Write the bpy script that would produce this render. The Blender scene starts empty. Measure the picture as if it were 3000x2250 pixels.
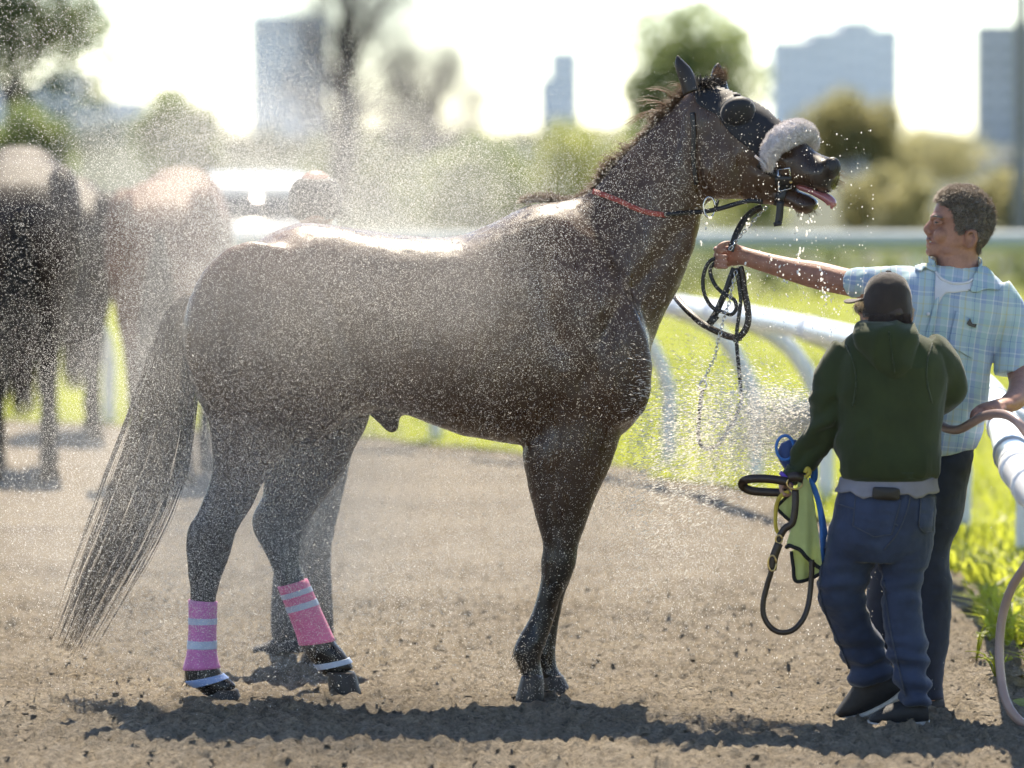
import bpy, bmesh, math, random
import numpy as np
from mathutils import Vector, Matrix
from mathutils.bvhtree import BVHTree

rng = np.random.default_rng(7)
random.seed(7)
scene = bpy.context.scene
COL = scene.collection

# ------------------------------------------------------------------ camera
FPX, CX, CY, HZ, CAMH = 15867.0, 1500.0, 1125.0, 393.0, 1.88      # 3000 px wide frame, eye height in metres
PITCH = math.atan((CY - HZ) / FPX)
SP, CP = math.sin(PITCH), math.cos(PITCH)
cam_d = bpy.data.cameras.new('camera')
cam = bpy.data.objects.new('camera', cam_d); COL.objects.link(cam)
cam.location = (0, 0, CAMH)
cam.rotation_euler = (math.pi / 2 - PITCH, 0, 0)
cam_d.sensor_width = 36.0
cam_d.lens = 36.0 * FPX / 3000.0
cam_d.clip_start = 0.5
cam_d.clip_end = 9000
cam_d.dof.use_dof = True
cam_d.dof.focus_distance = 17.75
cam_d.dof.aperture_fstop = 2.4
cam_d.dof.aperture_blades = 9
scene.camera = cam

# ------------------------------------------------------------------ sky, sun, exposure
SUN_EL, SUN_AZ = 55.0, 2.0          # degrees; azimuth measured from +Y towards +X
world = bpy.data.worlds.new('World'); scene.world = world; world.use_nodes = True
wn = world.node_tree; wn.nodes.clear()
sky = wn.nodes.new('ShaderNodeTexSky'); sky.sky_type = 'NISHITA'; sky.sun_disc = False
sky.sun_elevation = math.radians(SUN_EL); sky.sun_rotation = math.radians(SUN_AZ)
sky.air_density = 0.7; sky.dust_density = 0.0; sky.ozone_density = 1.2; sky.altitude = 50
bg = wn.nodes.new('ShaderNodeBackground'); bg.inputs['Strength'].default_value = 0.15
wo = wn.nodes.new('ShaderNodeOutputWorld')
wn.links.new(sky.outputs[0], bg.inputs['Color']); wn.links.new(bg.outputs[0], wo.inputs['Surface'])
sun_d = bpy.data.lights.new('sun', 'SUN'); sun_d.energy = 5.0; sun_d.angle = math.radians(0.5); sun_d.color = (1.0, 0.94, 0.84)
sun = bpy.data.objects.new('sun', sun_d); COL.objects.link(sun)
sun.rotation_euler = (-math.radians(90 - SUN_EL), 0, -math.radians(SUN_AZ))
sun.location = (0, 30, 40)
scene.view_settings.view_transform = 'Standard'
scene.view_settings.look = 'None'
scene.view_settings.gamma = 1.0
scene.view_settings.use_curve_mapping = False
scene.view_settings.exposure = 1.2
scene.view_settings.use_white_balance = True
scene.view_settings.white_balance_temperature = 7350
scene.view_settings.white_balance_tint = 10
scene.render.engine = 'CYCLES'
scene.cycles.use_denoising = True
scene.cycles.use_adaptive_sampling = True
scene.cycles.adaptive_threshold = 0.03
scene.cycles.adaptive_min_samples = 16
scene.cycles.max_bounces = 5
scene.cycles.diffuse_bounces = 2
scene.cycles.glossy_bounces = 2
scene.cycles.transmission_bounces = 3
scene.cycles.transparent_max_bounces = 6
scene.cycles.caustics_reflective = False
scene.cycles.caustics_refractive = False
scene.cycles.sample_clamp_indirect = 4.0

# ------------------------------------------------------------------ helpers
def at(px, py, Y):
    """world point at depth Y on the sight line of a photograph pixel (3000 px frame)"""
    dx = (px - CX) / FPX; dz = (CY - py) / FPX
    dy = CP + dz * SP; d3 = -SP + dz * CP
    t = Y / dy
    return np.array([dx * t, Y, CAMH + d3 * t])

def gy(py):
    """depth at which flat ground lies for a pixel row"""
    dz = (CY - py) / FPX
    return -CAMH * (CP + dz * SP) / (-SP + dz * CP)

def ppm(Y): return FPX / Y

def crom(P, sub):
    """Catmull-Rom through the rows of P"""
    P = np.asarray(P, float); n = len(P)
    if n < 3 or sub < 2:
        out = []
        for i in range(n - 1):
            for s in range(sub): out.append(P[i] + (P[i + 1] - P[i]) * s / sub)
        out.append(P[-1]); return np.array(out)
    E = np.vstack([2 * P[0] - P[1], P, 2 * P[-1] - P[-2]])
    out = []
    for i in range(n - 1):
        p0, p1, p2, p3 = E[i], E[i + 1], E[i + 2], E[i + 3]
        for s in range(sub):
            t = s / sub
            out.append(0.5 * ((2 * p1) + (-p0 + p2) * t + (2 * p0 - 5 * p1 + 4 * p2 - p3) * t * t + (-p0 + 3 * p1 - 3 * p2 + p3) * t ** 3))
    out.append(P[-1])
    return np.array(out)

def unit(v):
    v = np.asarray(v, float); l = np.linalg.norm(v)
    return v / l if l > 1e-12 else v

class MB:
    """collects vertices and faces"""
    def __init__(s): s.v = []; s.f = []; s.n = 0
    def add(s, v, f):
        v = np.asarray(v, float).reshape(-1, 3)
        s.v.append(v); k = s.n
        s.f.extend([tuple(i + k for i in q) for q in f]); s.n += len(v)
        return s
    def rings(s, R, cap=True):
        """R: list of equal-length rings"""
        m = len(R[0]); k = len(R)
        V = np.concatenate([np.asarray(r) for r in R]); F = []
        for i in range(k - 1):
            for j in range(m):
                j2 = (j + 1) % m
                F.append((i * m + j, i * m + j2, (i + 1) * m + j2, (i + 1) * m + j))
        if cap:
            V = np.vstack([V, np.mean(R[0], axis=0), np.mean(R[-1], axis=0)])
            a, b = len(V) - 2, len(V) - 1
            for j in range(m):
                j2 = (j + 1) % m
                F.append((a, j2, j)); F.append((b, (k - 1) * m + j, (k - 1) * m + j2))
        return s.add(V, F)
    def tube(s, pts, rad, n=10, sub=4, rad2=None, hint=(0, 0, 1), cap=True, roundcap=False):
        """smooth tube; rad2 gives an elliptical section (rad2 along hint side)"""
        rad = np.broadcast_to(np.asarray(rad, float), (len(pts),)); rad2 = rad if rad2 is None else np.broadcast_to(np.asarray(rad2, float), (len(pts),))
        D = crom(np.column_stack([np.asarray(pts, float), rad, rad2]), sub)
        C = D[:, :3]; T = np.gradient(C, axis=0)
        R = []; h = np.asarray(hint, float); ang = np.linspace(0, 2 * np.pi, n, endpoint=False)
        if roundcap:
            r0, r1 = D[0], D[-1]; t0, t1 = unit(T[0]), unit(T[-1])
        prev = None
        fr = []
        for i in range(len(C)):
            t = unit(T[i])
            if prev is None: u = unit(h - t * np.dot(h, t)) if abs(np.dot(unit(h), t)) < 0.97 else unit(np.cross(t, (1, 0.2, 0.1)))
            else: u = unit(prev - t * np.dot(prev, t))
            w = np.cross(t, u); prev = u; fr.append((t, u, w))
            R.append(C[i] + np.outer(np.cos(ang) * max(D[i, 4], 1e-5), u) + np.outer(np.sin(ang) * max(D[i, 3], 1e-5), w))
        if roundcap:
            t, u, w = fr[0]; pre = []
            for q in (0.92, 0.55): 
                k = math.sqrt(1 - q * q); pre.append(C[0] - t * D[0, 3] * q + np.outer(np.cos(ang) * D[0, 4] * k, u) + np.outer(np.sin(ang) * D[0, 3] * k, w))
            t, u, w = fr[-1]; post = []
            for q in (0.55, 0.92):
                k = math.sqrt(1 - q * q); post.append(C[-1] + t * D[-1, 3] * q + np.outer(np.cos(ang) * D[-1, 4] * k, u) + np.outer(np.sin(ang) * D[-1, 3] * k, w))
            R = pre + R + post
        return s.rings(R, cap)
    def ball(s, c, r, n=14, m=9, rot=None):
        r = np.broadcast_to(np.asarray(r, float), (3,)); R = []
        for i in range(1, m):
            a = math.pi * i / m; ang = np.linspace(0, 2 * np.pi, n, endpoint=False)
            P = np.column_stack([np.sin(a) * np.cos(ang) * r[0], np.sin(a) * np.sin(ang) * r[1], np.full(n, np.cos(a) * r[2])])
            if rot is not None: P = P @ np.asarray(rot).T
            R.append(P + np.asarray(c))
        return s.rings(R)
    def box(s, c, h, rot=None):
        c = np.asarray(c, float); h = np.asarray(h, float)
        P = np.array([[x, y, z] for x in (-1, 1) for y in (-1, 1) for z in (-1, 1)], float) * h
        if rot is not None: P = P @ np.asarray(rot).T
        return s.add(P + c, [(0, 1, 3, 2), (4, 6, 7, 5), (0, 4, 5, 1), (2, 3, 7, 6), (0, 2, 6, 4), (1, 5, 7, 3)])
    def ribbon(s, pts, width, thick, side, sub=4):
        """flat strap along pts; side = direction(s) across the width"""
        pts = np.asarray(pts, float); side = np.broadcast_to(np.asarray(side, float), pts.shape)
        width = np.broadcast_to(np.asarray(width, float), (len(pts),))
        D = crom(np.column_stack([pts, side, width]), sub); C = D[:, :3]; T = np.gradient(C, axis=0); R = []
        for i in range(len(C)):
            t = unit(T[i]); sd = unit(D[i, 3:6] - t * np.dot(D[i, 3:6], t)); nr = np.cross(t, sd)
            a, b = sd * D[i, 6] / 2, nr * thick / 2
            R.append(np.array([C[i] + a + b, C[i] - a + b, C[i] - a - b, C[i] + a - b]))
        return s.rings(R)
    def data(s): return (np.concatenate(s.v) if s.v else np.zeros((0, 3))), s.f

def prof(mb, rows, Y0, n=24, sub=5, p=2.2, yaw=0.0, egg=0.0):
    """loft from a side outline: rows of (ax, ay, bx, by, half_width, dY); a and b are the two outline points of a cross-section"""
    D = crom(np.array([list(r) + [0.0] * (6 - len(r)) for r in rows], float), sub)
    ang = np.linspace(0, 2 * np.pi, n, endpoint=False); c, sn = np.cos(ang), np.sin(ang)
    cc = np.sign(c) * np.abs(c) ** (2 / p); ss = np.sign(sn) * np.abs(sn) ** (2 / p)
    R = []
    for ax, ay, bx, by, hw, dy in D:
        a = at(ax, ay, Y0 + dy); b = at(bx, by, Y0 + dy); m = (a + b) / 2; va = (a - b) / 2
        w = np.array([math.sin(yaw), math.cos(yaw), 0]) * max(hw, 0.004)
        R.append(m + np.outer(cc, va) + np.outer(ss * (1 - egg * c), w))
    return mb.rings(R)

def link(name, me, mat=None, parent=None, smooth=True):
    o = bpy.data.objects.new(name, me); COL.objects.link(o)
    if mat is not None: me.materials.append(mat)
    if smooth and len(me.polygons): me.polygons.foreach_set('use_smooth', np.ones(len(me.polygons), bool))
    if parent is not None: o.parent = parent; o.matrix_parent_inverse = parent.matrix_world.inverted()
    return o

def build(name, mb, mat=None, parent=None, smooth=True, recalc=True):
    v, f = mb.data(); me = bpy.data.meshes.new(name); me.from_pydata(v.tolist(), [], f)
    if recalc:
        bm = bmesh.new(); bm.from_mesh(me); bmesh.ops.recalc_face_normals(bm, faces=bm.faces); bm.to_mesh(me); bm.free()
    me.update(); return link(name, me, mat, parent, smooth)

def rawmesh(name, V, F, mat=None, parent=None, smooth=False):
    """fast path: V (n,3), F (m,k) arrays of equal-size faces"""
    V = np.asarray(V, np.float32); F = np.asarray(F, np.int32); m, k = F.shape
    me = bpy.data.meshes.new(name); me.vertices.add(len(V)); me.vertices.foreach_set('co', V.ravel())
    me.loops.add(m * k); me.loops.foreach_set('vertex_index', F.ravel())
    me.polygons.add(m); me.polygons.foreach_set('loop_start', np.arange(0, m * k, k, dtype=np.int32))
    me.polygons.foreach_set('loop_total', np.full(m, k, np.int32))
    me.update(calc_edges=True); return link(name, me, mat, parent, smooth)

def fuse(name, mb, voxel, smooth_it, mat=None, parent=None, factor=0.5):
    """one continuous skin over everything in mb"""
    v, f = mb.data(); me = bpy.data.meshes.new('tmp'); me.from_pydata(v.tolist(), [], f)
    o = bpy.data.objects.new('tmp', me); COL.objects.link(o)
    r = o.modifiers.new('r', 'REMESH'); r.mode = 'VOXEL'; r.voxel_size = voxel; r.use_smooth_shade = True
    if smooth_it:
        sm = o.modifiers.new('s', 'SMOOTH'); sm.factor = factor; sm.iterations = smooth_it
    dg = bpy.context.evaluated_depsgraph_get(); ev = o.evaluated_get(dg)
    new = bpy.data.meshes.new_from_object(ev); new.name = name
    bpy.data.objects.remove(o); bpy.data.meshes.remove(me); new.materials.clear()
    return link(name, new, mat, parent, True)

def relax(o, mask, it, lam=0.5):
    """Laplacian smoothing weighted by mask"""
    V = co(o); me = o.data; E = np.empty(len(me.edges) * 2, np.int32); me.edges.foreach_get('vertices', E); E = E.reshape(-1, 2); n = len(V)
    deg = np.bincount(E.ravel(), minlength=n)[:, None].clip(1)
    m = mask(V)[:, None] * lam
    for _ in range(it):
        S = np.stack([np.bincount(E[:, 0], V[E[:, 1], c], n) + np.bincount(E[:, 1], V[E[:, 0], c], n) for c in range(3)], 1) / deg
        V = V + (S - V) * m
    setco(o, V)

def co(o):
    me = o.data; a = np.empty(len(me.vertices) * 3, np.float32); me.vertices.foreach_get('co', a); return a.reshape(-1, 3).astype(float)
def nrm(o):
    me = o.data; a = np.empty(len(me.vertices) * 3, np.float32); me.vertices.foreach_get('normal', a); return a.reshape(-1, 3).astype(float)
def setco(o, V):
    o.data.vertices.foreach_set('co', np.asarray(V, np.float32).ravel()); o.data.update()
def paint(o, C):
    me = o.data; at_ = me.color_attributes.new('Col', 'FLOAT_COLOR', 'POINT')
    C = np.asarray(C, np.float32); C = np.column_stack([C, np.ones(len(C), np.float32)]) if C.shape[1] == 3 else C
    at_.data.foreach_set('color', C.ravel())

def empty(name, loc=(0, 0, 0)):
    o = bpy.data.objects.new(name, None); COL.objects.link(o); o.location = loc; o.empty_display_size = 0.2
    bpy.context.view_layer.update(); return o
def tag(o, label=None, cat=None, group=None, kind=None):
    if label: o['label'] = label
    if cat: o['category'] = cat
    if group: o['group'] = group
    if kind: o['kind'] = kind
    return o
def copy_tree(o, parent=None):
    c = o.copy(); COL.objects.link(c); c.parent = parent
    if parent is not None: c.matrix_parent_inverse = o.matrix_parent_inverse.copy()
    for ch in [x for x in bpy.data.objects if x.parent is o]: copy_tree(ch, c)
    return c

# value noise, vectorised
def _h(i, j, k):
    n = (i * 374761393 + j * 668265263 + k * 2147483647 * 3 + 1013904223) & 0xFFFFFFFF
    n = ((n ^ (n >> 13)) * 1274126177) & 0xFFFFFFFF
    n = ((n ^ (n >> 16)) * 2246822519) & 0xFFFFFFFF
    return ((n ^ (n >> 15)) & 0xFFFFFF) / float(0xFFFFFF) * 2 - 1
def vnoise(P):
    P = np.asarray(P, float); I = np.floor(P).astype(np.int64); f = P - I; u = f * f * (3 - 2 * f)
    r = 0
    for a in (0, 1):
        wa = u[:, 0] if a else 1 - u[:, 0]
        for b in (0, 1):
            wb = u[:, 1] if b else 1 - u[:, 1]
            for c in (0, 1):
                wc = u[:, 2] if c else 1 - u[:, 2]
                r = r + wa * wb * wc * _h(I[:, 0] + a, I[:, 1] + b, I[:, 2] + c)
    return r
def fbm(P, oct=4, gain=0.5, lac=2.03):
    r = 0; a = 1; P = np.asarray(P, float)
    for o in range(oct): r = r + a * vnoise(P + 17.3 * o); P = P * lac; a *= gain
    return r
def sstep(a, b, x): t = np.clip((x - a) / (b - a), 0, 1); return t * t * (3 - 2 * t)

# surface lookup along sight lines, used to lay straps and patches onto a body
def bvh_of(o):
    me = o.data; return BVHTree.FromPolygons([tuple(x) for x in co(o)], [tuple(p.vertices) for p in me.polygons])
def hit(bvh, px, py):
    d = at(px, py, 10.0) - np.array([0, 0, CAMH]); d = unit(d)
    loc, n, i, dist = bvh.ray_cast(Vector((0, 0, CAMH)), Vector(d))
    if loc is None: return None
    n = np.array(n); 
    if np.dot(n, d) > 0: n = -n
    return np.array(loc), n

def strap(name, bvh, path, width, off, thick, mat, parent, sub=8):
    """a strap lying on a body: path in photo pixels, width in photo pixels"""
    P = crom(np.asarray(path, float), sub); T = np.gradient(P, axis=0); R = []; last = 17.8; E = []
    for i in range(len(P)):
        t = unit(T[i]); n2 = np.array([-t[1], t[0]]); pts = []
        for s in (-0.5, 0.0, 0.5):
            q = P[i] + n2 * width * s; h = hit(bvh, *q)
            if h is None or h[0][1] > 19.5: pts.append((at(q[0], q[1], last), np.array([0, -1.0, 0])))
            else: last = h[0][1]; pts.append(h)
        E.append(pts)
    for pts in E:
        nn = unit(sum(p[1] for p in pts))
        R.append(np.array([pts[0][0] + nn * off, pts[1][0] + nn * off, pts[2][0] + nn * off, pts[2][0] + nn * (off + thick), pts[1][0] + nn * (off + thick), pts[0][0] + nn * (off + thick)]))
    return build(name, MB().rings(R), mat, parent)

def inpoly(poly, X, Y):
    poly = np.asarray(poly, float); r = np.zeros(X.shape, bool); j = len(poly) - 1
    for i in range(len(poly)):
        xi, yi = poly[i]; xj, yj = poly[j]
        c = ((yi > Y) != (yj > Y)) & (X < (xj - xi) * (Y - yi) / (yj - yi + 1e-12) + xi)
        r ^= c; j = i
    return r

def snap_to(poly, q, lim):
    a = poly; b = np.roll(poly, -1, axis=0); d = b - a; t = np.clip(((q - a) * d).sum(1) / ((d * d).sum(1) + 1e-9), 0, 1)[:, None]; p = a + d * t
    e = np.linalg.norm(p - q, axis=1); i = e.argmin(); return p[i] if e[i] < lim else q

def patch(name, bvh, poly, off, thick, mat, parent, res=4.0, sub=4, wob=0.0):
    """a cloth or leather piece laid on a body, outlined in photo pixels"""
    poly = np.asarray(poly, float)
    if sub > 1: poly = crom(np.vstack([poly, poly[:1]]), sub)[:-1]
    x0, y0 = poly.min(0); x1, y1 = poly.max(0)
    nx, ny = int((x1 - x0) / res) + 2, int((y1 - y0) / res) + 2
    gx = x0 + np.arange(nx + 1) * res - res / 2; gy_ = y0 + np.arange(ny + 1) * res - res / 2
    cxm, cym = np.meshgrid((gx[:-1] + gx[1:]) / 2, (gy_[:-1] + gy_[1:]) / 2)
    ins = inpoly(poly, cxm, cym)
    idx = {}; V = []; N = []; F = []; bad = set()
    def vid(i, j):
        if (i, j) in idx: return idx[i, j]
        q = np.array([gx[i], gy_[j]])
        if not all(0 <= a < nx and 0 <= b < ny and ins[b, a] for a in (i - 1, i) for b in (j - 1, j)): q = snap_to(poly, q, res * 1.1)
        h = hit(bvh, q[0], q[1])
        k = len(V); idx[i, j] = k
        if h is None: V.append(np.zeros(3)); N.append(np.zeros(3)); bad.add(k)
        else: V.append(h[0]); N.append(h[1])
        return k
    for j in range(ny):
        for i in range(nx):
            if ins[j, i]: F.append((vid(i, j), vid(i + 1, j), vid(i + 1, j + 1), vid(i, j + 1)))
    F = [f for f in F if not any(k in bad for k in f)]
    V = np.array(V); N = np.array(N)
    F = [f for f in F if max(np.linalg.norm(V[f[a]] - V[f[(a + 1) % 4]]) for a in range(4)) < 0.05]
    # relax normals
    for _ in range(3):
        S = N.copy()
        for f in F:
            m = N[list(f)].mean(0)
            for k in f: S[k] += m
        N = S / (np.linalg.norm(S, axis=1, keepdims=True) + 1e-9)
    w = wob * fbm(V * 30, 2) if wob else 0
    O = V + N * (off + thick + (w[:, None] if wob else 0)); I = V + N * off
    n = len(V); edges = {}
    FF = [tuple(f) for f in F] + [tuple(k + n for k in f[::-1]) for f in F]
    for f in F:
        for a in range(4): edges[(f[a], f[(a + 1) % 4])] = 1
    for (a, b) in edges:
        if (b, a) not in edges: FF.append((b, a, a + n, b + n))
    mb = MB().add(np.vstack([O, I]), FF)
    o = build(name, mb, mat, parent)
    bm = bmesh.new(); bm.from_mesh(o.data)
    loose = [v for v in bm.verts if not v.link_faces]; bmesh.ops.delete(bm, geom=loose, context='VERTS'); bm.to_mesh(o.data); bm.free()
    return o

def strands(name, roots, paths, r0, r1, mat, parent, kind=None, ns=3):
    """hair: paths (k, m, 3) polylines, three-sided tapering tubes"""
    P = np.asarray(paths, float); k, m, _ = P.shape
    T = np.gradient(P, axis=1); T /= (np.linalg.norm(T, axis=2, keepdims=True) + 1e-9)
    h = np.array([0.31, -0.9, 0.29]); U = np.cross(T, h); U /= (np.linalg.norm(U, axis=2, keepdims=True) + 1e-9); W = np.cross(T, U)
    rad = (r0 + (r1 - r0) * np.linspace(0, 1, m))[None, :, None]
    V = np.stack([P + rad * (math.cos(a) * U + math.sin(a) * W) for a in np.arange(ns) * 2 * np.pi / ns], axis=2)   # k,m,ns,3
    base = (np.arange(k) * m * ns)[:, None, None]; ii = (np.arange(m - 1) * ns)[None, :, None]; jj = np.arange(ns)[None, None, :]; j2 = (jj + 1) % ns
    F = np.stack([base + ii + jj, base + ii + j2, base + ii + ns + j2, base + ii + ns + jj], axis=-1).reshape(-1, 4)
    o = rawmesh(name, V.reshape(-1, 3), F, mat, parent, True)
    if kind: o['kind'] = kind
    return o

# ------------------------------------------------------------------ materials
def new_mat(name):
    m = bpy.data.materials.new(name); m.use_nodes = True; nt = m.node_tree; nt.nodes.clear()
    out = nt.nodes.new('ShaderNodeOutputMaterial'); return m, nt, out
def N(nt, t, **kw):
    n = nt.nodes.new(t)
    for k, v in kw.items():
        if k in n.inputs.keys(): n.inputs[k].default_value = v
        else: setattr(n, k, v)
    return n
def mix_rgb(nt, a, b, fac, mode='MIX'):
    n = nt.nodes.new('ShaderNodeMix'); n.data_type = 'RGBA'; n.blend_type = mode
    for sock, v in ((n.inputs[0], fac), (n.inputs[6], a), (n.inputs[7], b)):
        if isinstance(v, bpy.types.NodeSocket): nt.links.new(v, sock)
        elif isinstance(v, (int, float)): sock.default_value = v
        else: sock.default_value = tuple(v) + ((1,) if len(v) == 3 else ())
    return n.outputs[2]
def ramp(nt, src, stops):
    r = nt.nodes.new('ShaderNodeValToRGB'); e = r.color_ramp.elements
    while len(e) < len(stops): e.new(0.5)
    for el, (p, c) in zip(e, stops): el.position = p; el.color = tuple(c) + (1,) if len(c) == 3 else c
    nt.links.new(src, r.inputs[0]); return r.outputs[0]

def mat(name, color=None, rough=0.6, spec=0.5, metal=0.0, sheen=0.0, var=0.25, vscale=8.0, bump=0.0, bscale=60.0, bdist=0.004, trans=0.0, tcol=None, attr=False, coat=0.0, stretch=None):
    """general procedural surface: base colour with noise variation, fine relief, optional translucency"""
    m, nt, out = new_mat(name); L = nt.links
    tc = nt.nodes.new('ShaderNodeTexCoord'); vec = tc.outputs['Object']
    if stretch is not None:
        mp = nt.nodes.new('ShaderNodeMapping'); mp.inputs['Scale'].default_value = stretch; L.new(vec, mp.inputs[0]); vec = mp.outputs[0]
    if attr:
        a = nt.nodes.new('ShaderNodeAttribute'); a.attribute_name = 'Col'; base = a.outputs['Color']
    else:
        r = nt.nodes.new('ShaderNodeRGB'); r.outputs[0].default_value = tuple(color) + (1,); base = r.outputs[0]
    nz = N(nt, 'ShaderNodeTexNoise', Scale=vscale, Detail=5.0, Roughness=0.6); L.new(vec, nz.inputs['Vector'])
    fac = ramp(nt, nz.outputs['Fac'], [(0.25, (1 - var,) * 3), (0.75, (1 + var,) * 3)])
    c = mix_rgb(nt, base, fac, 1.0, 'MULTIPLY')
    b = N(nt, 'ShaderNodeBsdfPrincipled', Roughness=rough, Metallic=metal)
    b.inputs['Specular IOR Level'].default_value = spec
    b.inputs['Sheen Weight'].default_value = sheen; b.inputs['Sheen Roughness'].default_value = 0.4
    b.inputs['Coat Weight'].default_value = coat; b.inputs['Coat Roughness'].default_value = 0.25
    L.new(c, b.inputs['Base Color'])
    if bump:
        bn = N(nt, 'ShaderNodeTexNoise', Scale=bscale, Detail=4.0, Roughness=0.65); L.new(vec, bn.inputs['Vector'])
        bp = N(nt, 'ShaderNodeBump', Strength=bump, Distance=bdist); L.new(bn.outputs['Fac'], bp.inputs['Height']); L.new(bp.outputs[0], b.inputs['Normal'])
    sh = b.outputs[0]
    if trans:
        t = nt.nodes.new('ShaderNodeBsdfTranslucent')
        if tcol is not None: t.inputs['Color'].default_value = tuple(tcol) + (1,)
        else: L.new(c, t.inputs['Color'])
        mx = nt.nodes.new('ShaderNodeMixShader'); mx.inputs[0].default_value = trans; L.new(sh, mx.inputs[1]); L.new(t.outputs[0], mx.inputs[2]); sh = mx.outputs[0]
    L.new(sh, out.inputs['Surface']); return m
# ================================================================== GROUND
def mat_dirt():
    m, nt, out = new_mat('dirt'); L = nt.links
    tc = nt.nodes.new('ShaderNodeTexCoord')
    n1 = N(nt, 'ShaderNodeTexNoise', Scale=1.1, Detail=6.0, Roughness=0.6); L.new(tc.outputs['Object'], n1.inputs['Vector'])
    n2 = N(nt, 'ShaderNodeTexNoise', Scale=75.0, Detail=6.0, Roughness=0.75); L.new(tc.outputs['Object'], n2.inputs['Vector'])
    vo = N(nt, 'ShaderNodeTexVoronoi', Scale=70.0); L.new(tc.outputs['Object'], vo.inputs['Vector'])
    c1 = ramp(nt, n1.outputs['Fac'], [(0.3, (0.28, 0.236, 0.178)), (0.7, (0.43, 0.368, 0.28))])
    c2 = ramp(nt, n2.outputs['Fac'], [(0.32, (0.42, 0.41, 0.40)), (0.5, (0.92, 0.91, 0.9)), (0.72, (1.22, 1.2, 1.17))])
    c = mix_rgb(nt, c1, c2, 1.0, 'MULTIPLY')
    c3 = ramp(nt, vo.outputs['Color'], [(0.0, (0.72, 0.71, 0.70)), (1.0, (1.15, 1.15, 1.15))])
    c = mix_rgb(nt, c, c3, 1.0, 'MULTIPLY')
    b = N(nt, 'ShaderNodeBsdfPrincipled', Roughness=0.85); b.inputs['Specular IOR Level'].default_value = 0.25
    L.new(c, b.inputs['Base Color'])
    n3 = N(nt, 'ShaderNodeTexNoise', Scale=95.0, Detail=6.0, Roughness=0.8); L.new(tc.outputs['Object'], n3.inputs['Vector'])
    bp = N(nt, 'ShaderNodeBump', Strength=1.0, Distance=0.028); L.new(n3.outputs['Fac'], bp.inputs['Height']); L.new(bp.outputs[0], b.inputs['Normal'])
    L.new(b.outputs[0], out.inputs['Surface']); return m

def ground_h(X, Y):
    P = np.column_stack([X, Y, np.zeros_like(X)])
    big = 0.012 * fbm(P * 0.9, 3)
    a = vnoise(P * 9.0 + 3.1); b = vnoise(P * 17.0 + 9.7); c = vnoise(P * 34.0 + 1.3); d = vnoise(P * 61.0)
    clod = 0.016 * np.maximum(0, a - 0.10) + 0.022 * np.maximum(0, b - 0.08) + 0.027 * np.maximum(0, c) + 0.014 * d
    pit = -0.03 * np.maximum(0, vnoise(P * 5.0 + 21.0) - 0.42) * (0.5 + 0.5 * vnoise(P * 26.0))
    fade = 1 - sstep(26, 40, Y)
    return (big + clod + pit - 0.008) * fade

xs = np.arange(-2.6, 2.6, 0.0135)
grow = [2.6]
while grow[-1] < 4000: grow.append(grow[-1] + max(0.03, (grow[-1] - 2.55) * 0.35))
xs = np.concatenate([-np.array(grow[::-1]), xs[1:], np.array(grow)])
ys = list(np.arange(15.2, 21.5, 0.0155))
while ys[-1] < 6000: ys.append(ys[-1] + max(0.0165, (ys[-1] - 21.2) * 0.035))
back = [15.18]
while back[-1] > -150: back.append(back[-1] - max(0.03, (15.3 - back[-1]) * 0.4))
ys = np.concatenate([np.array(back[::-1]), np.array(ys)])
GX, GY = np.meshgrid(xs, ys)
GZ = ground_h(GX.ravel(), GY.ravel())
nx_, ny_ = len(xs), len(ys)
ii, jj = np.meshgrid(np.arange(nx_ - 1), np.arange(ny_ - 1))
k0 = (jj * nx_ + ii).ravel()
GF = np.column_stack([k0, k0 + 1, k0 + nx_ + 1, k0 + nx_])
M_dirt = mat_dirt()
ground = rawmesh('ground', np.column_stack([GX.ravel(), GY.ravel(), GZ]), GF, M_dirt, None, True)
tag(ground, kind='structure')

# loose clods lying on the track
def scatter_clods(n=9000):
    base = np.array([[0, 0, 1], [1, 0, 0], [0, 1, 0], [-1, 0, 0], [0, -1, 0], [0, 0, -0.4]], float)
    fc = np.array([[0, 1, 2], [0, 2, 3], [0, 3, 4], [0, 4, 1], [5, 2, 1], [5, 3, 2], [5, 4, 3], [5, 1, 4]])
    Y = rng.uniform(15.4, 23.5, n); X = rng.uniform(-0.115, 0.115, n) * Y
    s = 0.003 + 0.009 * rng.random(n) ** 4.0
    a = rng.uniform(0, 6.28, n); ca, sa = np.cos(a), np.sin(a)
    B = base[None] * (0.65 + 0.7 * rng.random((n, 6, 1))) * s[:, None, None] * np.array([1.5, 1.2, 0.55])
    V = np.stack([B[..., 0] * ca[:, None] - B[..., 1] * sa[:, None], B[..., 0] * sa[:, None] + B[..., 1] * ca[:, None], B[..., 2]], -1)
    Z = ground_h(X, Y) + s * 0.25
    V += np.column_stack([X, Y, Z])[:, None, :]
    F = fc[None] + (np.arange(n) * 6)[:, None, None]
    o = rawmesh('dirt_clods', V.reshape(-1, 3), F.reshape(-1, 3), M_dirt, None, True)
    tag(o, 'loose clods of brown dirt lying over the harrowed track', 'dirt', kind='stuff')
scatter_clods()

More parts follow.
